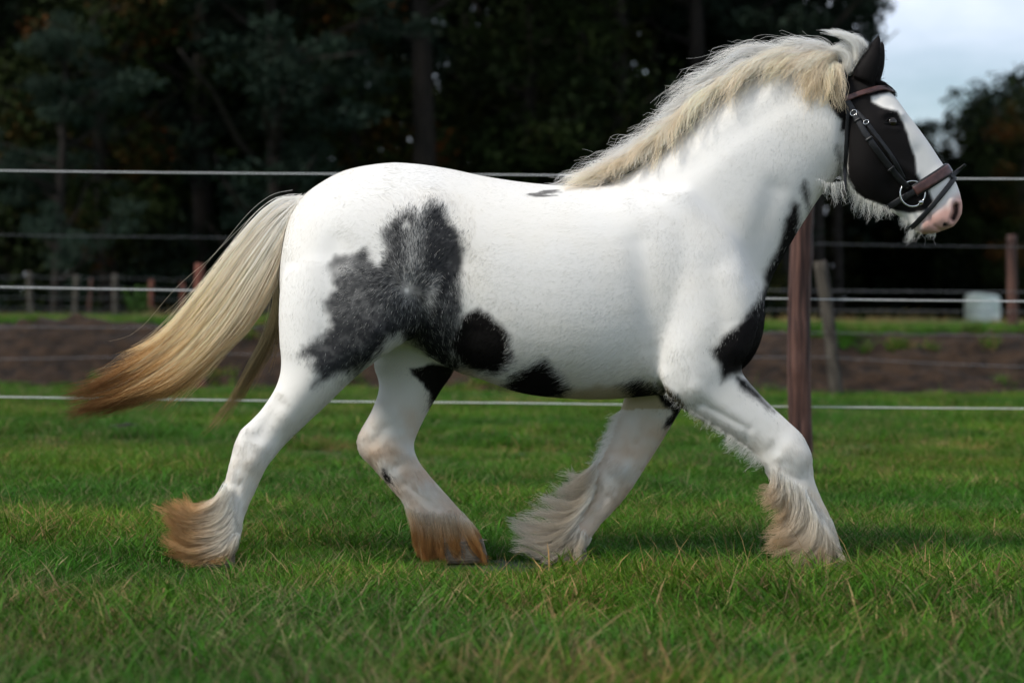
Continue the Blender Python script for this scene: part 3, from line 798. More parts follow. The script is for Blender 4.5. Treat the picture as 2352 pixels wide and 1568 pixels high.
RN /= np.linalg.norm(RN, axis=1)[:, None]
rp = project(R)
fx, fy, sw = np.zeros(NF), np.zeros(NF), np.zeros(NF)
for x_, y_, dx, dy in FL:
    w = 1 / (((rp[:, 0] - x_) ** 2 + (rp[:, 1] - y_) ** 2) + 400) ** 1.6
    m_ = math.hypot(dx, dy)
    fx += w * dx / m_; fy += w * dy / m_; sw += w
ang = np.arctan2(fy, fx) + fbm(rp / 60., 2, 17) * .38 + rng.normal(size=NF) * .13
D = cright[None] * np.cos(ang)[:, None] - cup[None] * np.sin(ang)[:, None]
D -= RN * (D * RN).sum(1)[:, None]
D /= np.linalg.norm(D, axis=1)[:, None] + 1e-9
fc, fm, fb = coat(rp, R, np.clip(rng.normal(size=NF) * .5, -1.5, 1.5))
headm = smooth01(rp[:, 0], 1930, 1980) * (rp[:, 1] < 560)
legm = smooth01(rp[:, 1], 940, 1150)
belly = smooth01(-RN[:, 2], .25, .8) * (1 - legm) * (1 - headm)
flank = np.exp(-(dline(rp, [(945, 500), (935, 680), (1000, 620)]) / 70) ** 2)
Ln = (.016 + .010 * belly + .012 * legm + .003 * flank) * (1 - .62 * headm) * (.7 + .6 * rng.random(NF))
Ln *= 1 - .85 * (fm > .35)
nostril = dline(rp, [(2197, 472), (2196, 488), (2190, 502)]) < 7.5
tilt = .06 + .05 * rng.random(NF) + .08 * belly + .04 * flank
k_ = 4
tt = np.linspace(0, 1, k_)
pts = R[:, None, :] - RN[:, None, :] * .0008 + D[:, None, :] * (Ln[:, None] * tt)[..., None] + RN[:, None, :] * (Ln[:, None] * tilt[:, None] * (tt - .45 * tt ** 2)[None, :])[..., None]
fc = fc * (1 + .07 * rng.normal(size=(NF, 1)))
ok = ~nostril & ~((rp[:, 1] > 1248) & (np.abs(RN[:, 2]) > .9))
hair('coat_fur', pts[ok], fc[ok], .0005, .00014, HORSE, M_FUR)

# hooves, eyes
M_HOOF = mat_noise('hoof_horn', (.10, .075, .05), (.24, .19, .13), 30, .55, .2, stretch=(1, 1, 6))
for hs in hoofs.values():
    link('hoof', mesh('hoof', *loft(hs, 24, 4)), HORSE, [M_HOOF])
M_EYE = mat_noise('eye_dark', (.006, .004, .002), (.022, .012, .006), 40, .05, 0, spec=.6)
M_LID = mat_noise('eyelid_skin', (.006, .006, .006), (.010, .010, .010), 120, .7, .3, spec=.1)
for far in (False, True):
    h_ = hit(2049, 280, far)
    c, nn = h_
    c = c - nn * .007
    bm = bmesh.new(); bmesh.ops.create_uvsphere(bm, u_segments=20, v_segments=14, radius=.021)
    for v in bm.verts: v.co = v.co + Vector(c)
    me = bpy.data.meshes.new('eye'); bm.to_mesh(me); bm.free()
    me.polygons.foreach_set('use_smooth', np.ones(len(me.polygons), bool))
    link('eye', me, HORSE, [M_EYE])
    for sgn, cur in ((-1, 8.5), (1, 6.5)):
        ctl = [(2030, 284), (2038, 280 + sgn * cur * .7), (2049, 279 + sgn * cur), (2060, 281 + sgn * cur * .7), (2068, 286)]
        q = []
        for a_, b_ in resample(np.array(ctl, float), 11):
            hh = hit(a_, b_, far, .003)
            q.append(hh[0])
        link('eyelid', mesh('eyelid', *tube(q, np.array([.001, .0018, .0024, .003, .0032, .0032, .0032, .003, .0024, .0018, .001]), 8)), HORSE, [M_LID])
# ================================================================== the bridle
BRIDLE = empty('bridle', (1.45, 0, 1.45), 'black and brown leather bridle with ring bit on the horse', 'bridle')
M_BLK = mat_noise('black_leather', (.006, .006, .007), (.013, .013, .014), 60, .45, .15, spec=.35, dist=.001)
M_BRN = mat_noise('brown_leather', (.045, .017, .014), (.085, .034, .028), 50, .32, .15, spec=.5, dist=.001)
M_STEEL = mat_noise('bit_steel', (.55, .54, .52), (.72, .71, .69), 30, .22, .05, metal=1)

def strap(name, pts, nrm, width, thick, m, parent=BRIDLE, closed=False):
    """leather strap: rounded flat section swept along surface points"""
    pts, nrm = np.array(pts, float), np.array(nrm, float)
    if closed:
        T = np.roll(pts, -1, 0) - np.roll(pts, 1, 0)
    else:
        T = np.gradient(pts, axis=0)
    T /= np.linalg.norm(T, axis=1)[:, None] + 1e-9
    nrm = nrm - T * (nrm * T).sum(1)[:, None]; nrm /= np.linalg.norm(nrm, axis=1)[:, None] + 1e-9
    W = np.cross(T, nrm)
    width = np.broadcast_to(width, (len(pts),))
    prof = [(-.5, 0), (-.5, .55), (-.42, .95), (-.25, 1.1), (.25, 1.1), (.42, .95), (.5, .55), (.5, 0)]
    n = len(prof)
    Vv = np.concatenate([[p + w * a * wd + nn * b * thick for a, b in prof] for p, w, nn, wd in zip(pts, W, nrm, width)])
    F = []
    m_ = len(pts)
    for i in range(m_ if closed else m_ - 1):
        i2 = (i + 1) % m_
        for j in range(n):
            k = (j + 1) % n
            F.append((i * n + j, i * n + k, i2 * n + k, i2 * n + j))
    if not closed:
        F.append(tuple(range(n))[::-1]); F.append(tuple(range((m_ - 1) * n, m_ * n)))
    me = mesh(name, Vv, F)
    b_ = bmesh.new(); b_.from_mesh(me); bmesh.ops.recalc_face_normals(b_, faces=b_.faces); b_.to_mesh(me); b_.free()
    return link(name, me, parent, [m])

def on_head(pxs, n, far=False, lift=.006):
    q, nn = [], []
    for a, b in resample(np.array(pxs, float), n):
        h_ = hit(a, b, far, lift)
        if h_ is None: continue
        q.append(h_[0]); nn.append(h_[1])
    q, nn = np.array(q), np.array(nn)
    for _ in range(3):
        q[1:-1] = .25 * q[:-2] + .5 * q[1:-1] + .25 * q[2:]; nn[1:-1] = nn[:-2] + nn[1:-1] + nn[2:]
    return q, nn

def ring(A, B, lift, a0=0, a1=360, n=72):
    """points round the head in the plane through outline pixels A (front), B (back) and the depth axis"""
    a3, b3 = P(*A, 0), P(*B, 0)
    c = (a3 + b3) / 2; e = (a3 - b3); e /= np.linalg.norm(e); yy = np.array([0, 1.0, 0])
    q, nn = [], []
    for ang in np.linspace(math.radians(a0), math.radians(a1), n, endpoint=(a1 - a0) < 360):
        d = e * math.cos(ang) - yy * math.sin(ang)
        r = bvh.ray_cast(Vector(c + d * .17), Vector(-d), .17)
        if r[0] is None: continue
        q.append(np.array(r[0]) + d * lift); nn.append(d)
    q, nn = np.array(q), np.array(nn)
    for _ in range(4):
        if a1 - a0 >= 360:
            q = .25 * np.roll(q, 1, 0) + .5 * q + .25 * np.roll(q, -1, 0)
        else:
            q[1:-1] = .25 * q[:-2] + .5 * q[1:-1] + .25 * q[2:]
    return q, nn

NA, NB = (2181, 386), (2036, 477)
q, nn = ring(NA, NB, .004, -112, 112); pad = strap('noseband_padding', q, nn, .047, .008, M_BLK)
q, nn = ring(NA, NB, .0125, -110, 110); nb = strap('noseband', q, nn, .034, .004, M_BRN)
q, nn = ring(NA, NB, .007, 100, 260); strap('jaw_strap', q, nn, .024, .005, M_BLK)
FA, FB = (2192, 406), (2094, 520)
q, nn = ring(FA, FB, .008); strap('flash_strap', q, nn, .019, .004, M_BLK, closed=True)
e0 = ring(FA, FB, .014, -8, 8, 5)[0]
q = [P(2184, 408, -.045), P(2192, 400, -.022), P(2203, 390, -.012), P(2217, 377, -.016)]
strap('flash_strap_end', resample(np.array(q), 10), np.tile([.75, -.3, .5], (10, 1)), .016, .004, M_BLK)
for far in (False, True):
    q, nn = on_head([(1930, 188), (1937, 222), (1959, 255), (1985, 302), (2018, 350), (2051, 394), (2084, 430)], 36, far, .007)
    cp = strap('cheekpiece', q, nn, .024, .005, M_BLK)
    for fr in (.36, .52, .8):
        i = int(fr * len(q))
        T = q[i + 1] - q[i - 1]; T /= np.linalg.norm(T); n_ = nn[i] / np.linalg.norm(nn[i])
        seg = [q[i] - T * .005 + n_ * .003, q[i] + n_ * .0032, q[i] + T * .005 + n_ * .003]
        strap('strap_keeper', seg, [n_] * 3, .029, .0045, M_BLK, cp)
    q, nn = on_head([(1968, 258), (1992, 284), (2015, 317), (2055, 372), (2076, 412)], 28, far, .005)
    ns = strap('noseband_strap', q, nn, .017, .004, M_BLK)
    for (bx, by), rr, par in (((1962, 261), .0135, cp), ((1990, 283), .0105, ns)):
        h_ = hit(bx, by, far, .0125)
        n_ = h_[1]; T = P(bx + 20, by + 30, 0) - P(bx, by, 0); T -= n_ * (T @ n_); T /= np.linalg.norm(T); W = np.cross(n_, T)
        loop = [h_[0] + W * math.cos(a) * rr * (1 if abs(math.cos(a)) < .9 else .95) + T * math.sin(a) * rr * .7 for a in np.linspace(0, 2 * math.pi, 17)]
        link('buckle', mesh('buckle', *tube(loop, .0017, 6, False)), par, [M_STEEL])
    q, nn = on_head([(1938, 229), (1962, 222), (1985, 214), (2018, 205), (2040, 209), (2053, 219)], 26, far, .008)
    strap('browband', q, nn, .021, .005, M_BRN)
    # ring and mouthpiece of the bit
    h_ = hit(2090, 444, far, .011)
    n_ = np.array([.10, 1.0 if far else -1.0, 0]); n_ /= np.linalg.norm(n_)
    c = P(2096, 445, h_[0][1])
    e1 = np.cross(n_, [0, 0, 1.0]); e1 /= np.linalg.norm(e1); e2 = np.cross(e1, n_)
    loop = [c + .0465 * (e1 * math.cos(a) + e2 * math.sin(a)) for a in np.linspace(0, 2 * math.pi, 41)]
    br = link('bit_ring', mesh('bit_ring', *tube(loop, .0038, 8, False)), BRIDLE, [M_STEEL])
    s_ = P(2115, 465, h_[0][1] + (.002 if far else -.002))
    bm = bmesh.new(); bmesh.ops.create_uvsphere(bm, u_segments=14, v_segments=10, radius=.0105)
    for v in bm.verts: v.co = Vector((v.co.x, v.co.y * 1.2, v.co.z)) + Vector(s_)
    me = bpy.data.meshes.new('bit_joint'); bm.to_mesh(me); bm.free()
    link('bit_joint', me, br, [M_STEEL])
    link('mouthpiece', mesh('mouthpiece', *tube([s_, s_ + np.array([0, .03 * (-1 if far else 1), .002]), P(2112, 472, 0)], .007, 8)), br, [M_STEEL])
q, nn = ring((1925, 130), (1940, 250), .007, -95, 95, 50); strap('headpiece', q, nn, .03, .005, M_BLK)
qa, na = on_head([(1945, 236), (1947, 290), (1947, 350), (1944, 410)], 18, False, .008)
qb, nb2 = on_head([(1945, 236), (1947, 290), (1947, 350), (1944, 410)], 18, True, .008)
mid = np.array([P(1940, 446, -.075), P(1938, 455, -.03), P(1938, 456, 0), P(1938, 455, .03), P(1940, 446, .075)])
q = resample(np.concatenate([qa[::3], mid, qb[::-1][::3]]), 60)
nn = np.array([(0.05, np.sign(p[1]) * min(1, abs(p[1]) / .05), -.4 + min(.4, abs(p[1]) * 4)) for p in q])
strap('throat_strap', q, nn, .014, .004, M_BLK)
# ================================================================== ground, bank, meadow
def px_x(pxx, dist): return (pxx - PXW / 2) / FPX * dist
BANK0, BANK1, BANKZ = 17.4, 18.9, 0.68
def gz(x, y):
    x, y = np.asarray(x, float), np.asarray(y, float)
    s = smooth01(y + .35 * fbm(np.stack([x * .6, x * 0], -1).reshape(-1, 2), 2, 41).reshape(x.shape), BANK0, BANK1)
    z = BANKZ * s - .16 * smooth01(y, 22, 65)
    z = z + .03 * fbm(np.stack([x * .4, y * .4], -1).reshape(-1, 2), 2, 43).reshape(x.shape) * smooth01(np.hypot(x, y), 1.5, 4)
    return z
def sheet(name, xs, ys, m, extra=None):
    X, Y = np.meshgrid(xs, ys)
    Z = gz(X, Y)
    if extra is not None: Z = Z + extra(X, Y)
    nx, ny = len(xs), len(ys)
    i = np.arange(ny - 1)[:, None] * nx + np.arange(nx - 1)[None, :]
    F = np.stack([i, i + 1, i + nx + 1, i + nx], -1).reshape(-1, 4)
    o = link(name, mesh(name, np.stack([X, Y, Z], -1).reshape(-1, 3), F), None, [m])
    o['kind'] = 'structure'
    return o
xs_w = np.concatenate([np.linspace(-900, -60, 12)[:-1], np.linspace(-60, -14, 24)[:-1], np.linspace(-14, 14, 281), np.linspace(14, 60, 24)[1:], np.linspace(60, 900, 12)[1:]])
M_GROUND = mat_noise('field_soil', (.014, .026, .007), (.030, .060, .012), 3.5, .9, .5, dist=.03)
M_BANKM = mat_noise('bank_earth', (.010, .0058, .003), (.036, .0195, .0095), 5.5, .95, .9, detail=9, dist=.06)
M_MEADOW = mat_noise('meadow_turf', (.030, .060, .012), (.060, .115, .022), 1.5, .9, .5, dist=.04)
YB0, YB1 = 17.0, 19.1
sheet('ground', xs_w, np.concatenate([np.linspace(-300, -12, 12), np.linspace(-11, YB0, 150)]), M_GROUND)
def clods(X, Y):
    q = np.stack([X, Y], -1).reshape(-1, 2)
    e = np.minimum(smooth01(Y, YB0, YB0 + .3), 1 - smooth01(Y, YB1 - .3, YB1))
    return (.16 * fbm(q * 1.7, 3, 51) + .16 * np.abs(fbm(q * 5, 3, 52))).reshape(X.shape) * e
sheet('earth_bank', xs_w, np.linspace(YB0, YB1, 40), M_BANKM, clods)
sheet('meadow', xs_w, np.concatenate([np.linspace(YB1, 70, 80), np.linspace(75, 1500, 24)]), M_MEADOW)

# ================================================================== grass (geometry-node instances of clumps)
M_GRASS, n, l, b = mat('grass_blade')
a = n.new('ShaderNodeAttribute'); a.attribute_name = 'gcol'
geo = n.new('ShaderNodeNewGeometry'); t1 = n.new('ShaderNodeTexNoise'); t1.inputs['Scale'].default_value = .55; t1.inputs['Detail'].default_value = 4
l.new(geo.outputs['Position'], t1.inputs['Vector'])
rp_ = n.new('ShaderNodeValToRGB'); rp_.color_ramp.elements[0].position = .42; rp_.color_ramp.elements[1].position = .66
rp_.color_ramp.elements[0].color = (.72, .86, .8, 1); rp_.color_ramp.elements[1].color = (1.45, 1.12, .9, 1)
oi = n.new('ShaderNodeObjectInfo'); mr = n.new('ShaderNodeMapRange'); mr.inputs['To Min'].default_value = .72; mr.inputs['To Max'].default_value = 1.25
hs_ = n.new('ShaderNodeHueSaturation'); mm = n.new('ShaderNodeMix'); mm.data_type = 'RGBA'; mm.blend_type = 'MULTIPLY'; mm.inputs['Factor'].default_value = 1
l.new(t1.outputs['Fac'], rp_.inputs['Fac']); l.new(a.outputs['Color'], mm.inputs['A']); l.new(rp_.outputs['Color'], mm.inputs['B'])
l.new(oi.outputs['Random'], mr.inputs['Value']); l.new(mr.outputs['Result'], hs_.inputs['Value']); l.new(mm.outputs['Result'], hs_.inputs['Color'])
l.new(hs_.outputs['Color'], b.inputs['Base Color']); b.inputs['Roughness'].default_value = .6; b.inputs['Specular IOR Level'].default_value = .12
tr = n.new('ShaderNodeBsdfTranslucent'); mx = n.new('ShaderNodeMixShader'); mx.inputs[0].default_value = .28
l.new(hs_.outputs['Color'], tr.inputs['Color']); l.new(b.outputs['BSDF'], mx.inputs[1]); l.new(tr.outputs['BSDF'], mx.inputs[2]); l.new(mx.outputs['Shader'], n['Material Output'].inputs['Surface'])

def clump_mesh(name, nb, rad, h0, h1, width, dry=.12, lean=.5, straw=0):
    Vs, Fs, Cs = [], [], []
    o = 0
    for i in range(nb + straw):
        st = i >= nb
        r_, a_ = rad * math.sqrt(rng.random()), rng.random() * 6.28
        p = np.array([r_ * math.cos(a_), r_ * math.sin(a_), -.01])
        h_ = (h0 + (h1 - h0) * rng.random()) * (1.7 if st else 1)
        d_ = rng.random() * 6.28; ln = lean * (.3 + rng.random()) * (.6 if st else 1)
        dv = np.array([math.cos(d_), math.sin(d_), 0]); sd = np.array([-dv[1], dv[0], 0])
        tw = rng.random() * 3.14; sd = sd * math.cos(tw) + dv * math.sin(tw)
        wd = width * (.6 + .7 * rng.random()) * (.35 if st else 1)
        c0 = np.array([.048, .155, .014]) * (.5 + .85 * rng.random()) + np.array([.03, .016, 0]) * rng.random()
        if rng.random() < dry or st:
            c0 = np.array([.34, .26, .13]) * (.4 + .7 * rng.random())
        for q, (tq, wq) in enumerate(((0, 1), (.4, .95), (.75, .65), (1, .08))):
            c = p + np.array([0, 0, h_ * (tq - .18 * ln * tq * tq)]) + dv * h_ * ln * tq * tq
            Vs += [c - sd * wd * wq / 2, c + sd * wd * wq / 2]
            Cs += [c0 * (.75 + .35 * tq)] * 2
        for q in range(3):
            Fs.append((o + 2 * q, o + 2 * q + 1, o + 2 * q + 3, o + 2 * q + 2))
        o += 8
    me = mesh(name, np.array(Vs), np.array(Fs))
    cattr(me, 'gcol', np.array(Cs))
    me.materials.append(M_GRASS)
    return me

def clump_coll(name, meshes):
    c = bpy.data.collections.new(name)
    for i, me in enumerate(meshes):
        o = bpy.data.objects.new(f'{name}_{i:02d}', me)
        c.objects.link(o)
    return c

def scatter(name, coll, pts, idx, scale, label, cat, tiltamt=.12):
    npt = len(pts)
    me = bpy.data.meshes.new(name)
    me.vertices.add(npt); me.vertices.foreach_set('co', pts.astype(np.float32).ravel())
    rt = np.stack([rng.normal(size=npt) * tiltamt, rng.normal(size=npt) * tiltamt, rng.random(npt) * 6.28], -1)
    at = me.attributes.new('rot', 'FLOAT_VECTOR', 'POINT'); at.data.foreach_set('vector', rt.astype(np.float32).ravel())
    at = me.attributes.new('scl', 'FLOAT', 'POINT'); at.data.foreach_set('value', scale.astype(np.float32))
    at = me.attributes.new('idx', 'INT', 'POINT'); at.data.foreach_set('value', idx.astype(np.int32))
    o = bpy.data.objects.new(name, me); COL.objects.link(o)
    ng = bpy.data.node_groups.new(name + '_nodes', 'GeometryNodeTree')
    ng.interface.new_socket('Geometry', in_out='INPUT', socket_type='NodeSocketGeometry')
    ng.interface.new_socket('Geometry', in_out='OUTPUT', socket_type='NodeSocketGeometry')
    N_, L_ = ng.nodes, ng.links
    gi, go = N_.new('NodeGroupInput'), N_.new('NodeGroupOutput')
    ci = N_.new('GeometryNodeCollectionInfo'); ci.inputs['Collection'].default_value = coll
    ci.inputs['Separate Children'].default_value = True; ci.inputs['Reset Children'].default_value = True
    ip = N_.new('GeometryNodeInstanceOnPoints'); ip.inputs['Pick Instance'].default_value = True
    def named(nm, ty):
        q = N_.new('GeometryNodeInputNamedAttribute'); q.data_type = ty; q.inputs['Name'].default_value = nm
        return q.outputs['Attribute']
    er = N_.new('FunctionNodeEulerToRotation')
    L_.new(named('rot', 'FLOAT_VECTOR'), er.inputs[0]); L_.new(er.outputs[0], ip.inputs['Rotation'])
    L_.new(named('scl', 'FLOAT'), ip.inputs['Scale']); L_.new(named('idx', 'INT'), ip.inputs['Instance Index'])
    L_.new(gi.outputs[0], ip.inputs['Points']); L_.new(ci.outputs[0], ip.inputs['Instance']); L_.new(ip.outputs[0], go.inputs[0])
    md = o.modifiers.new('scatter', 'NODES'); md.node_group = ng
    return props(o, label, cat, None, 'stuff')

green = [clump_mesh(f'grass_clump_{i}', 30, .055, .045, .125, .0050, .07, .95) for i in range(6)]
mixed = [clump_mesh(f'grass_mixed_{i}', 22, .055, .04, .11, .0046, .30, 1.0, 3) for i in range(3)]
GC = clump_coll('grass_clumps', green + mixed)
# turf patches: wide enough to lie side by side, with a ragged edge
TURF = [('green', 620, .06, 0, 1.0), ('green', 620, .08, 4, 1.0), ('green', 560, .10, 8, 1.1), ('green', 640, .05, 2, .9),
        ('mixed', 540, .13, 14, 1.0), ('mixed', 540, .17, 18, 1.1), ('mixed', 500, .12, 10, 1.25), ('straw', 420, .36, 42, 1.0), ('straw', 400, .42, 50, .95), ('worn', 460, .22, 6, .6), ('worn', 420, .30, 8, .55)]
turf = [clump_mesh(f'turf_{k}_{i}', nb, .27, .03 * hs, .105 * hs, .0050, dry, 1.05, st) for i, (k, nb, dry, st, hs) in enumerate(TURF)]
TC = clump_coll('turf_patches', turf)
gx, gy, gs = [], [], []
for d0, d1, step, s_ in ((5.0, 11, .215, 1.0), (11, 16.5, .26, 1.12), (16.5, 26.3, .36, 1.4)):
    for y_ in np.arange(d0, d1, step * .9):
        w_ = y_ * .30
        xr = np.arange(-w_, w_, step)
        gx.append(xr + rng.normal(size=len(xr)) * step * .22); gy.append(np.full(len(xr), y_ - CAM_D) + rng.normal(size=len(xr)) * step * .22)
        gs.append(np.full(len(xr), s_))
gx, gy, gs = np.concatenate(gx), np.concatenate(gy), np.concatenate(gs)
pn = fbm(np.stack([gx * .8, gy * .8], -1), 3, 61); pl = fbm(np.stack([gx * 1.6, gy * 1.6], -1), 2, 62)
near_w = smooth01(gy, .2, -1.4)                                    # longer, strawy growth towards the camera
worn = np.exp(-((gy - 7.2 + 1.2 * pl) / 1.1) ** 2)                 # trodden turf along the fence
pdry = np.clip(.10 + .34 * near_w + 1.9 * np.clip(pn, 0, 1) * (.25 + .75 * near_w), 0, .95)
r_ = rng.random(len(gx)); k_n = len(gx)
idx = np.where(r_ < pdry * (.25 + .35 * np.clip(pn * 3, 0, 1)), 7 + rng.integers(0, 2, k_n), np.where(r_ < pdry, 4 + rng.integers(0, 3, k_n), rng.integers(0, 4, k_n)))
idx = np.where(rng.random(k_n) < worn * .8, 9 + rng.integers(0, 2, k_n), idx)
gs = gs * (1 + .75 * pl) * (1 - .25 * smooth01(gy, 3.0, 6)) * (1 + .30 * near_w)
for k_h in hoofs.values():                                         # trodden flat round the hooves
    h_c = P((k_h[1][0] + k_h[1][2]) / 2, k_h[1][1], k_h[1][4])
    dd = np.hypot((gx - h_c[0]) / .36, (gy - h_c[1] + .26) / .58)
    gs = gs * (.42 + .58 * smooth01(dd, .55, 1.25))
scatter('grass', TC, np.stack([gx, gy, gz(gx, gy)], -1), idx, gs, 'green pasture grass with dry stems round the horse', 'grass', .05)
# weeds on the bank
n_ = 5200
bx = (rng.random(n_) * 2 - 1) * 9; by = YB0 + .1 + rng.random(n_) * (YB1 - YB0)
keep_ = fbm(np.stack([bx * 1.1, by * 2.0], -1), 3, 71) + .55 * np.abs((by - 18) / 1.05) ** 2 > .42
bx, by = bx[keep_], by[keep_]
scatter('bank_weeds', GC, np.stack([bx, by, gz(bx, by) + clods(bx, by) - .01], -1), rng.integers(0, 9, len(bx)), 1.0 + .9 * rng.random(len(bx)), 'green weeds growing on the brown earth bank', 'weeds', .3)
n_ = 16000
d_ = 28 + rng.random(n_) ** 1.5 * 32; bx = (rng.random(n_) * 2 - 1) * d_ * .27; by = d_ - CAM_D
scatter('meadow_grass', GC, np.stack([bx, by, gz(bx, by) - .01], -1), rng.integers(0, 9, n_), 0.7 + .6 * rng.random(n_), 'bright strip of meadow grass beyond the bank', 'grass')
tallc = clump_coll('tall_clumps', [clump_mesh(f'tall_grass_{i}', 26, .12, .25, .55, .012, .92, .55, 5) for i in range(3)])
n_ = 1500
d_ = 41 + rng.random(n_) * 8; bx = (rng.random(n_) * 2 - 1) * 15; by = d_ - CAM_D
kp = (bx > 4.8) | (fbm(np.stack([bx * .7, by * .2], -1), 2, 81) > .12)
bx, by = bx[kp], by[kp]
scatter('dry_grass', tallc, np.stack([bx, by, gz(bx, by) - .02], -1), rng.integers(0, 3, len(bx)), .22 + .28 * rng.random(len(bx)), 'pale dry grass along the foot of the wood', 'grass')

# dark clods in the turf
M_CLOD = mat_noise('dark_soil', (.012, .010, .009), (.035, .028, .022), 25, .9, .8, dist=.01)
def clod(pxx, pyy, dist, w, lab):
    x_, y_ = px_x(pxx, dist), dist - CAM_D
    z_ = float(gz(np.array([x_]), np.array([y_]))[0])
    bm = bmesh.new()
    bmesh.ops.create_icosphere(bm, subdivisions=4, radius=1.0)
    q_ = np.array([v.co[:] for v in bm.verts])
    f_ = 1 + .55 * fbm(q_ * 2.2 + pxx, 3, 91)
    for v, k in zip(bm.verts, f_):
        v.co = Vector((v.co.x * w * k, v.co.y * w * .5 * k, v.co.z * w * .34 * k + w * .1))
    me = bpy.data.meshes.new('soil_clod'); bm.to_mesh(me); bm.free()
    o = link('soil_clod', me, None, [M_CLOD], keep=False); o.location = (x_, y_, z_ + .01)
    props(o, lab, 'clod', 'dark clods in the turf')
clod(292, 998, 17.9, .14, 'dark clod of soil in the grass behind the tail')
clod(2040, 1004, 18.2, .08, 'small dark clod in the grass right of the red-brown post')

# ================================================================== fences
M_POST = mat_noise('brown_post_wood', (.022, .008, .006), (.135, .064, .046), 9, .6, .9, detail=9, stretch=(3.5, 3.5, .22), dist=.03, lo=.38, hi=.66)
M_GREYP = mat_noise('weathered_post_wood', (.025, .020, .015), (.085, .072, .056), 9, .85, .6, stretch=(2, 2, .4))
M_REDP = mat_noise('red_post_wood', (.10, .030, .020), (.20, .075, .05), 9, .8, .5, stretch=(2, 2, .4))
M_ROPE, n, l, b = mat('fence_rope')
tc = n.new('ShaderNodeTexCoord'); wv = n.new('ShaderNodeTexWave'); wv.wave_type = 'BANDS'; wv.bands_direction = 'DIAGONAL'; wv.inputs['Scale'].default_value = 26
rp_ = n.new('ShaderNodeValToRGB'); rp_.color_ramp.elements[0].position = .06; rp_.color_ramp.elements[1].position = .25
rp_.color_ramp.elements[0].color = (.16, .16, .16, 1); rp_.color_ramp.elements[1].color = (.85, .85, .83, 1)
l.new(tc.outputs['Object'], wv.inputs['Vector']); l.new(wv.outputs['Fac'], rp_.inputs['Fac']); l.new(rp_.outputs['Color'], b.inputs['Base Color']); b.inputs['Roughness'].default_value = .6
M_WIRE = mat_noise('grey_wire', (.11, .11, .12), (.20, .20, .21), 20, .5, 0)
M_WIRED = mat_noise('thin_dark_wire', (.07, .075, .08), (.12, .125, .13), 20, .5, 0)

def post_mesh(name, h, r, knots=(), rings=26, seed=0, taper=.06):
    n_ = 22
    Vs = []
    for i in range(rings + 1):
        z_ = -.35 + (h + .35) * i / rings
        for j in range(n_):
            a_ = 2 * math.pi * j / n_
            rr = r * (1 - taper * i / rings) * (1 + .09 * float(vnoise(np.array([[math.cos(a_) * 1.3 + seed, math.sin(a_) * 1.3, z_ * 1.6]]), 5)[0]) + .02 * float(vnoise(np.array([[a_ * 3, z_ * 3.0]]), 6)[0]))
            for ka, kz, kr in knots:
                dd = (((a_ - ka + math.pi) % (2 * math.pi) - math.pi) * r) ** 2 + ((z_ - kz) * .7) ** 2
                rr += .014 * math.exp(-dd / kr ** 2) - .012 * math.exp(-dd / (kr * .45) ** 2)
            Vs.append((rr * math.cos(a_) + .022 * math.sin(z_ * 1.9 + seed), rr * math.sin(a_), z_))
    F = []
    for i in range(rings):
        for j in range(n_):
            k = (j + 1) % n_
            F.append((i * n_ + j, i * n_ + k, (i + 1) * n_ + k, (i + 1) * n_ + j))
    top = len(Vs)
    for j in range(n_):
        v = Vs[rings * n_ + j]; Vs.append((v[0] * .88, v[1] * .88, v[2] + .008))
    for j in range(n_):
        k = (j + 1) % n_
        F.append((rings * n_ + j, rings * n_ + k, top + k, top + j))
    F.append(tuple(range(top, top + n_)))
    return mesh(name, Vs, F)

def wire(parent, pts, r, m, name='wire'):
    return link(name, mesh(name, *tube(np.array(pts), r, 7)), parent, [m])

def wpts(y, spans, nsub=14, sag=.0):
    """wire in the plane y through grid pixels, sagging between them"""
    out = []
    for (x0, y0), (x1, y1) in zip(spans[:-1], spans[1:]):
        A_, B_ = P(x0, y0, y), P(x1, y1, y)
        for i in range(nsub):
            f = i / nsub
            out.append(A_ * (1 - f) + B_ * f - np.array([0, 0, sag * 4 * f * (1 - f)]))
    out.append(P(*spans[-1], y))
    return out

YF = 14.67 - CAM_D
PF = P(1840, 1075, YF)
F1 = empty('paddock_fence', (PF[0], YF, 0), 'brown round post and three white ropes right behind the horse', 'fence')
p_ = link('post', post_mesh('post', 1.9, .073, [(-1.75, .83, .045), (-1.9, .62, .04), (-.4, 1.3, .05), (-1.2, .2, .045)], 60, 3), F1, [M_POST], keep=False)
yw = YF + .085
for ya, yb, yc in ((392, 401.5, 411), (659, 676, 692), (911, 925, 938)):
    wire(F1, wpts(yw, [(-900, ya - (yb - ya) * .78), (0, ya), (1176, yb), (2352, yc), (3300, yc + (yc - yb) * .8)], 6, .004), .0033, M_ROPE, 'fence_rope')
    q = P(1840, np.interp(1840, [0, 1176, 2352], [ya, yb, yc]), YF)
    bm = bmesh.new(); bmesh.ops.create_cone(bm, cap_ends=True, segments=12, radius1=.016, radius2=.011, depth=.05, matrix=Matrix.Translation((q[0] + .03, YF + .070, q[2])) @ Matrix.Rotation(math.pi / 2, 4, 'X'))
    me = bpy.data.meshes.new('insulator'); bm.to_mesh(me); bm.free()
    link('insulator', me, F1, [M_BLK])

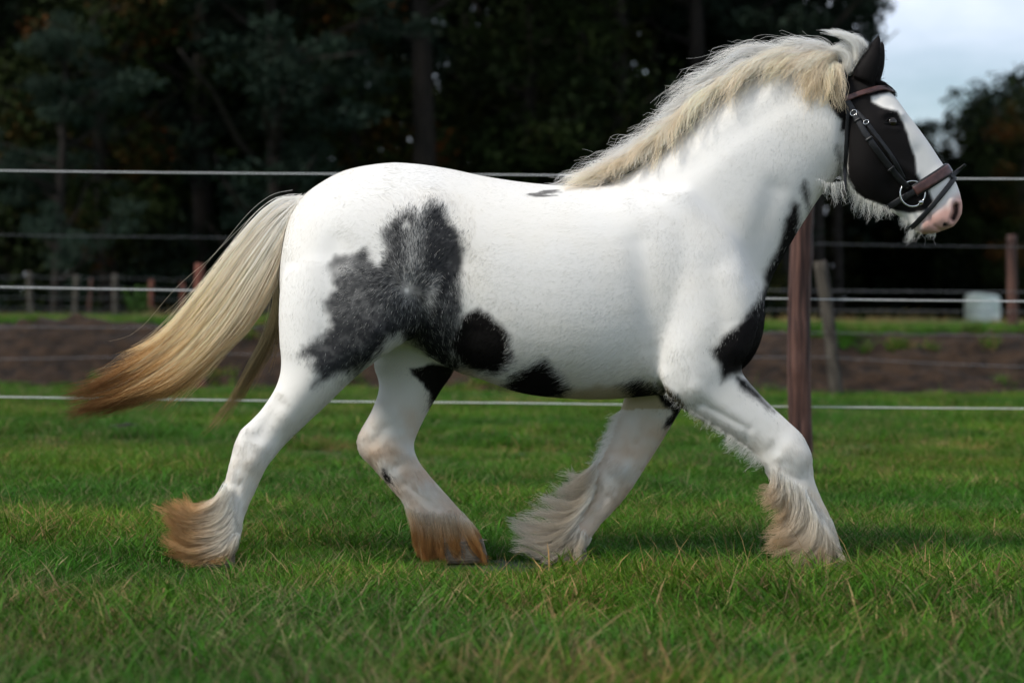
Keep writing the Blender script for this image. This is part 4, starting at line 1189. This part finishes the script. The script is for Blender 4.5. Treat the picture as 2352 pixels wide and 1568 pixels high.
YG = 25.9 - CAM_D
pg = P(460, 903, YG)
F2 = empty('bank_foot_fence', (pg[0], YG, 0), 'second fence at the bank foot with red post and leaning grey post', 'fence')
o = link('post', post_mesh('post', 1.40, .052, (), 14, 9), F2, [M_REDP], keep=False); o.location = (0, 0, -.02); o['label'] = 'slim red fence post behind the tail'
pb_, pt_ = P(1926, 915, YG), P(1880, 597, YG)
o = link('post', post_mesh('post', 1.5, .075, (), 20, 12), F2, [M_GREYP], keep=False); o.location = (pb_[0] - pg[0], 0, -.02)
o.rotation_euler = (0, math.atan2(pt_[0] - pb_[0], pt_[2] - pb_[2]), 0); o['label'] = 'leaning grey fence post behind the brown post'
for spans, sg, m_ in (([(-500, 828), (0, 824), (460, 812), (1905, 820), (2352, 842), (2800, 850)], .01, M_WIRE), ([(-500, 746), (0, 750), (460, 751), (1895, 764), (2352, 770), (2800, 776)], .004, M_WIRE),
                      ([(-500, 536), (0, 539), (460, 545), (1882, 560), (2352, 567), (2800, 572)], .004, M_WIRED)):
    wire(F2, wpts(YG - .06, spans, 8, sg), .0036, m_)

YH = 34.0 - CAM_D
ph_ = P(2325, 766, YH)
F3 = empty('meadow_fence', (ph_[0], YH, ph_[2]), 'meadow fence on the bank with tall brown post at right edge', 'fence')
o = link('post', post_mesh('post', 1.38, .077, (), 20, 15), F3, [M_POST], keep=False)
o = link('post', post_mesh('post', 1.3, .07, (), 20, 17), F3, [M_POST], keep=False); o.location = (P(1120, 760, YH)[0] - ph_[0], 0, 0)
for a_, b_ in ((655, 670), (700, 715)):
    wire(F3, wpts(YH - .08, [(700, a_ - 4), (1120, a_), (2325, b_), (3300, b_ + 7)], 8, .02), .0045, M_WIRE)

YK = 55.0 - CAM_D
F4 = empty('wood_edge_fence', (P(170, 730, YK)[0], YK, float(gz(np.array([-10.]), np.array([YK]))[0])), 'row of weathered posts and wires at the wood edge', 'fence')
for x_, top, rad, m_ in ((-30, 626, .07, M_GREYP), (72, 625, .072, M_GREYP), (170, 632, .068, M_GREYP), (268, 630, .072, M_GREYP), (206, 640, .04, M_POST), (350, 643, .055, M_REDP), (420, 650, .05, M_REDP), (520, 640, .055, M_REDP), (620, 640, .06, M_GREYP)):
    q = P(x_, top, YK)
    o = link('post', post_mesh('post', q[2] - F4.location.z, rad, (), 8, x_), F4, [m_], keep=False)
    o.location = (q[0] - F4.location.x, 0, 0); o.rotation_euler = (0, .03 * rng.normal(), 0)
for yy, sg in ((632, .05), (655, .06), (680, .03), (700, .08), (715, .02)):
    wire(F4, wpts(YK - .07, [(-300, yy), (-30, yy + 1), (72, yy), (170, yy + 3), (268, yy + 2), (350, yy + 5), (420, yy + 6), (520, yy + 7), (620, yy + 8)], 6, sg), .006, M_WIRED)

# wrapped bale and slab at the right
YL = 75.0 - CAM_D
pl_ = P(2256, 747, YL)
M_BALE = mat_noise('pale_green_wrap', (.42, .50, .43), (.62, .68, .62), 3.0, .35, .6, spec=.5, dist=.05)
BALE = empty('wrapped_bale', (pl_[0], YL, pl_[2]), 'round pale green wrapped bale standing at the wood edge', 'bale')
Vs, F = [], []
rb, hb = .55, .98
prof = [(0, 0), (.90, 0), (.985, .04), (1.0, .12), (1.005, .35), (.99, .5), (1.0, .68), (.985, .86), (.93, .95), (.75, .985), (.35, 1.0), (0, 1.005)]
for r__, z__ in prof:
    for j in range(40):
        a_ = 2 * math.pi * j / 40
        rr = rb * r__ * (1 + .018 * math.sin(a_ * 11 + z__ * 9) + .02 * float(vnoise(np.array([[a_ * 2.0, z__ * 4]]), 2)[0]))
        Vs.append((rr * math.cos(a_), rr * math.sin(a_), hb * z__ * (1 - .02 * math.cos(a_))))
for i in range(len(prof) - 1):
    for j in range(40):
        F.append((i * 40 + j, i * 40 + (j + 1) % 40, (i + 1) * 40 + (j + 1) % 40, (i + 1) * 40 + j))
link('wrap', mesh('wrap', Vs, F), BALE, [M_BALE], keep=False)
link('wrap_fold', mesh('wrap_fold', *tube([(.1 * math.cos(a_) + .1, -.56 + .02 * math.sin(a_ * 3), .2 + .1 * a_) for a_ in np.linspace(0, 6, 24)], .012, 6)), BALE, [M_BALE], keep=False)
M_CONC = mat_noise('pale_concrete', (.36, .36, .34), (.52, .52, .50), 6, .8, .4)
bm = bmesh.new()
bmesh.ops.create_cube(bm, size=1)
for v in bm.verts: v.co = Vector((v.co.x * 3.4, v.co.y * .8, v.co.z * .16 + .08))
bmesh.ops.bevel(bm, geom=list(bm.edges), offset=.025, segments=2, affect='EDGES')
me = bpy.data.meshes.new('concrete_slab'); bm.to_mesh(me); bm.free()
o = link('concrete_slab', me, None, [M_CONC], keep=False); q = P(2290, 749, YL - .9); o.location = (q[0], YL - .9, q[2] - .02)
props(o, 'long low pale concrete slab lying in front of the wrapped bale', 'slab')
# ================================================================== trees
rng = np.random.default_rng(23)
M_BARK = mat_noise('tree_bark', (.007, .005, .004), (.020, .015, .011), 6, .9, .8, stretch=(2, 2, .4), dist=.05)
M_LEAF = mat_attr('tree_leaf', 'lcol', rough=.7, spec=.05, rand=.18)
def leaf_cloud(centers, radii, per, size, cols, flat=1.0, aspect=1.6):
    """leaf-sized quads gathered in tufts"""
    n_ = len(centers) * per
    c = np.repeat(np.asarray(centers, float), per, 0); r_ = np.repeat(np.asarray(radii, float), per)
    v = rng.normal(size=(n_, 3)); v /= np.linalg.norm(v, axis=1)[:, None]
    v *= (rng.random(n_) ** .45)[:, None] * r_[:, None]; v[:, 2] *= flat
    p = c + v
    a_ = rng.normal(size=(n_, 3)); a_ /= np.linalg.norm(a_, axis=1)[:, None]
    b_ = np.cross(a_, rng.normal(size=(n_, 3))); b_ /= np.linalg.norm(b_, axis=1)[:, None]
    s_ = size * (.6 + .8 * rng.random(n_))[:, None]
    a_, b_ = a_ * s_ * aspect / 2, b_ * s_ / 2
    Vq = np.stack([p - a_, p - b_ * .8, p + a_, p + b_ * .8], 1).reshape(-1, 3)
    F = np.arange(n_ * 4).reshape(-1, 4)
    cl = cols[rng.integers(0, len(cols), len(centers))].repeat(per, 0) * (.7 + .6 * rng.random((n_, 1)))
    return Vq, F, cl.repeat(4, 0)
def cloud_mesh(name, Vq, F, C):
    me = mesh(name, Vq, F, False); cattr(me, 'lcol', C); me.materials.append(M_LEAF); return me
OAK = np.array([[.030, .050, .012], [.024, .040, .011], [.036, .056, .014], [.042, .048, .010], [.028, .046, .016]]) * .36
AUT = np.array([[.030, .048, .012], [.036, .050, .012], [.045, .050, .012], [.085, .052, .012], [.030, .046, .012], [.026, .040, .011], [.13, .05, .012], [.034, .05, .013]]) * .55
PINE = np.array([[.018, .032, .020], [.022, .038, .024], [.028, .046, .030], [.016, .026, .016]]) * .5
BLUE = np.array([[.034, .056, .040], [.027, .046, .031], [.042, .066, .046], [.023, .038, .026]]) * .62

def limb(base, dirv, length, r0, bend=.3, k=7):
    d = np.array(dirv, float); d /= np.linalg.norm(d)
    p, out = np.array(base, float), [np.array(base, float)]
    for i in range(k - 1):
        d = d + rng.normal(size=3) * bend * .35 + np.array([0, 0, .06]); d /= np.linalg.norm(d)
        p = p + d * length / (k - 1); out.append(p)
    return np.array(out)

def make_tree(kind, h, cw, cols, low=.2, tufts=110, per=60, size=.2):
    parts = []
    tr_ = limb((0, 0, -.2), (rng.normal() * .04, rng.normal() * .04, 1), h * .96, 0, .10, 12)
    tr_[:, :2] *= .6
    r0 = .016 * h + .06
    parts.append(tube(tr_, np.linspace(r0, r0 * .18, 12), 9))
    cen, rad = [], []
    nl = 26 if kind == 'pine' else 22
    for i in range(nl):
        f = low + (1 - low) * (i + rng.random()) / nl
        zb = np.interp(f, np.linspace(0, 1, 12), np.arange(12))
        b0_ = tr_[int(zb)] + (tr_[min(11, int(zb) + 1)] - tr_[int(zb)]) * (zb - int(zb))
        a_ = rng.random() * 6.28
        if kind == 'pine':
            L = cw * (.35 + .65 * rng.random()) * (1.05 - .55 * max(0, f - .55) / .45)
            up = .15 + .25 * rng.random()
        else:
            prof = math.sin(math.pi * min(1, max(.12, (f - low * .6) / (1.12 - low * .6)))) ** .6
            L = cw * (.6 + .4 * rng.random()) * prof
            up = .35 + .5 * f * rng.random()
        lm = limb(b0_, (math.cos(a_), math.sin(a_), up), L, 0, .5)
        parts.append(tube(lm, np.linspace(r0 * .36 * (1.1 - f * .6), .02, 7), 6))
        m_ = max(2, int(tufts / nl + rng.random()))
        for q in range(m_):
            t_ = .35 + .65 * rng.random()
            ii = t_ * 6; j = min(5, int(ii)); pnt = lm[j] + (lm[j + 1] - lm[j]) * (ii - j)
            sp = .22 * L
            cen.append(pnt + rng.normal(size=3) * np.array([sp, sp, sp * (.35 if kind == 'pine' else .8)]) + np.array([0, 0, .1]))
            rad.append((.45 if kind == 'pine' else .62) * (.6 + .8 * rng.random()) * (.6 + .06 * h))
    tv, tf = join(parts)
    trunk = mesh('trunk', tv, tf); trunk.materials.append(M_BARK)
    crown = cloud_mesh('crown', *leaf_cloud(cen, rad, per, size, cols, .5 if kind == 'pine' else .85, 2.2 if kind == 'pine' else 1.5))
    return trunk, crown

protos = {'oak': make_tree('oak', 15, 4.6, OAK, .12, 150, 100, .165), 'autumn': make_tree('oak', 14, 4.2, AUT, .10, 140, 100, .14), 'birch': make_tree('oak', 16, 3.4, OAK, .2, 110, 100, .13),
          'pine': make_tree('pine', 18, 4.4, PINE, .22, 120, 150, .115), 'tall_pine': make_tree('pine', 20, 3.8, PINE, .35, 100, 150, .115), 'blue_pine': make_tree('pine', 7.5, 2.6, BLUE, .10, 90, 170, .055),
          'round': make_tree('oak', 11, 5.2, np.concatenate([PINE, OAK]), .10, 230, 170, .16)}
def make_dome(h, rx, rz, cols):
    trunk, _ = make_tree('oak', h, rx * .8, cols, .15, 20, 4, .1)
    n_ = 300
    v = rng.normal(size=(n_, 3)); v /= np.linalg.norm(v, axis=1)[:, None]
    lump = 1 + .16 * fbm(v * 2.2, 2, 95)
    c_ = v * (.45 + .55 * rng.random(n_) ** .5)[:, None] * np.array([rx, rx, rz]) * lump[:, None] + np.array([0, 0, h - rz])
    c_[:, 2] = np.maximum(c_[:, 2], .8)
    return trunk, cloud_mesh('crown', *leaf_cloud(c_, .75 + .5 * rng.random(n_), 110, .17, cols, .8))
protos['dome'] = make_dome(9.6, 5.2, 4.8, np.concatenate([OAK, PINE, OAK * 1.3]))
def tree(kind, name, pxx, dist, scale, label, rot=None, group='trees of the wood behind the field', sx=1.0):
    y_ = dist - CAM_D; x_ = px_x(pxx, dist)
    o = empty(name, (x_, y_, float(gz(np.array([x_]), np.array([y_]))[0])), label, 'tree', group)
    o.rotation_euler = (0, 0, rng.random() * 6.28 if rot is None else rot); o.scale = (scale * sx, scale * sx, scale)
    for nm, me in zip(('trunk', 'crown'), protos[kind]):
        c = bpy.data.objects.new(nm, me); COL.objects.link(c); c.parent = o
    return o
T = [
    ('blue_pine', 'small_pine', 130, 60, 1.0, 'small blue-green pine low at the left behind the weathered posts'),
    ('autumn', 'autumn_tree', 250, 64, 1.0, 'green tree with a few orange leaves at the upper left'),
    ('blue_pine', 'pine_tree', 640, 63, 1.75, 'tall blue-green pine above the tail'),
    ('pine', 'pine_tree', 470, 68, .95, 'dark pine between the autumn tree and the blue-green pine'),
    ('oak', 'oak_tree', -60, 67, 1.0, 'dark broadleaf tree at the far left edge'),
    ('tall_pine', 'pine_tree', 990, 64, 1.0, 'tall pine with a bare straight trunk above the rump'),
    ('autumn', 'autumn_tree', 860, 70, 1.05, 'dark green tree with rusty leaves just left of the bare pine trunk'),
    ('oak', 'oak_tree', 1210, 67, .95, 'dark broadleaf tree above the middle of the back'),
    ('birch', 'slender_tree', 1420, 65, .95, 'slender dark tree with bare limbs left of the mane'),
    ('pine', 'pine_tree', 1600, 66, 1.0, 'dark pine above the mane and withers'),
    ('pine', 'pine_tree', 1790, 68, 1.0, 'dark pine above the crest, last but one before the sky'),
    ('oak', 'oak_tree', 700, 76, 1.1, 'broadleaf tree deep in the wood behind the blue-green pine'),
    ('oak', 'oak_tree', 1050, 78, 1.1, 'broadleaf tree deep in the wood right of the bare pine trunk'),
    ('round', 'broad_tree', 330, 77, 1.4, 'broad dark tree deep in the wood behind the autumn tree'),
    ('round', 'broad_tree', 1350, 76, 1.4, 'broad dark tree deep in the wood behind the slender tree'),
    ('oak', 'oak_tree', 1680, 78, 1.0, 'broadleaf tree deep in the wood behind the mane'),
    ('round', 'broad_tree', 20, 80, 1.4, 'broad dark tree deep in the wood at the left edge'),
    ('round', 'bushy_tree', 1500, 84, 1.35, 'bushy dark tree deep in the wood above the neck'),
]
for k, nm, pxx, d_, s_, lab in T:
    tree(k, nm, pxx, d_, s_, lab)
tree('pine', 'pine_tree', 1875, 70, .86, 'dark pine at the edge of the sky above the ears', 1.0, sx=.75)
tree('tall_pine', 'pine_tree', 1925, 73, .80, 'last dark pine, its branches reaching into the sky beside the ears', 2.0, sx=.55)
tree('dome', 'round_tree', 2450, 86, .94, 'rounded dark tree standing against the sky at right edge', 2.2, group='trees at the right')
tree('dome', 'round_tree', 2285, 94, .72, 'lower rounded dark tree left of the one against the sky', 4.1, group='trees at the right')
tree('oak', 'oak_tree', 2250, 100, .62, 'lower broadleaf tree behind the wrapped bale', 2.9, group='trees at the right')
tree('autumn', 'autumn_tree', 2330, 80, .50, 'low tree with orange leaves at the right edge', .4, group='trees at the right')
tree('round', 'bushy_tree', 2080, 95, .62, 'low bushy dark tree behind the muzzle', .9, group='trees at the right')
# undergrowth along the foot of the wood, and the closed mass of the wood behind
cen, rad = [], []
for i in range(420):
    x_ = -19 + 27.5 * rng.random(); d_ = 62 + 16 * rng.random(); y_ = d_ - CAM_D
    x_ *= d_ / 66
    if x_ > px_x(1860, d_): continue
    cen.append((x_, y_, .5 + rng.random() ** 1.4 * 2.6)); rad.append(.6 + .7 * rng.random())
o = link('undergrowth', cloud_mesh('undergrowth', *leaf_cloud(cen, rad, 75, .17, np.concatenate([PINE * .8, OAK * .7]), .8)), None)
props(o, 'dark undergrowth along the foot of the wood', 'undergrowth', None, 'stuff')
cen, rad = [], []
for i in range(1500):
    d_ = 92 + 10 * rng.random(); y_ = d_ - CAM_D
    pxx = -700 + 3700 * rng.random()
    top = 15.5 if pxx < 1870 else (15.5 - (pxx - 1870) * .09 if pxx < 1980 else 5.2)
    cen.append((px_x(pxx, d_), y_, .4 + rng.random() * (top - .4))); rad.append(1.0 + .7 * rng.random())
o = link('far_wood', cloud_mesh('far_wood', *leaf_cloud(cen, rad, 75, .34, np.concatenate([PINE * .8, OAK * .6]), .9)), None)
props(o, 'closed dark mass of the wood behind the nearer trees', 'wood', None, 'stuff')
# a leafy weed by the posts
cen, rad = [], []
base = P(318, 732, YK - .6)
stems = []
for i in range(9):
    lm = limb((rng.normal() * .12, 0, 0), (rng.normal() * .25, rng.normal() * .25, 1), .45 + .3 * rng.random(), 0, .2)
    stems.append(tube(lm, np.linspace(.006, .002, 7), 5)); cen += [tuple(p) for p in lm[2:]]; rad += [.07] * 5
SH = empty('leafy_weed', tuple(base), 'tall leafy green weed between the weathered and the red post', 'plant')
link('stem', mesh('stem', *join(stems)), SH, [M_BARK], keep=False)
link('foliage', cloud_mesh('foliage', *leaf_cloud(cen, rad, 10, .06, np.array([[.05, .10, .02], [.06, .12, .03]]), 1)), SH, keep=False)
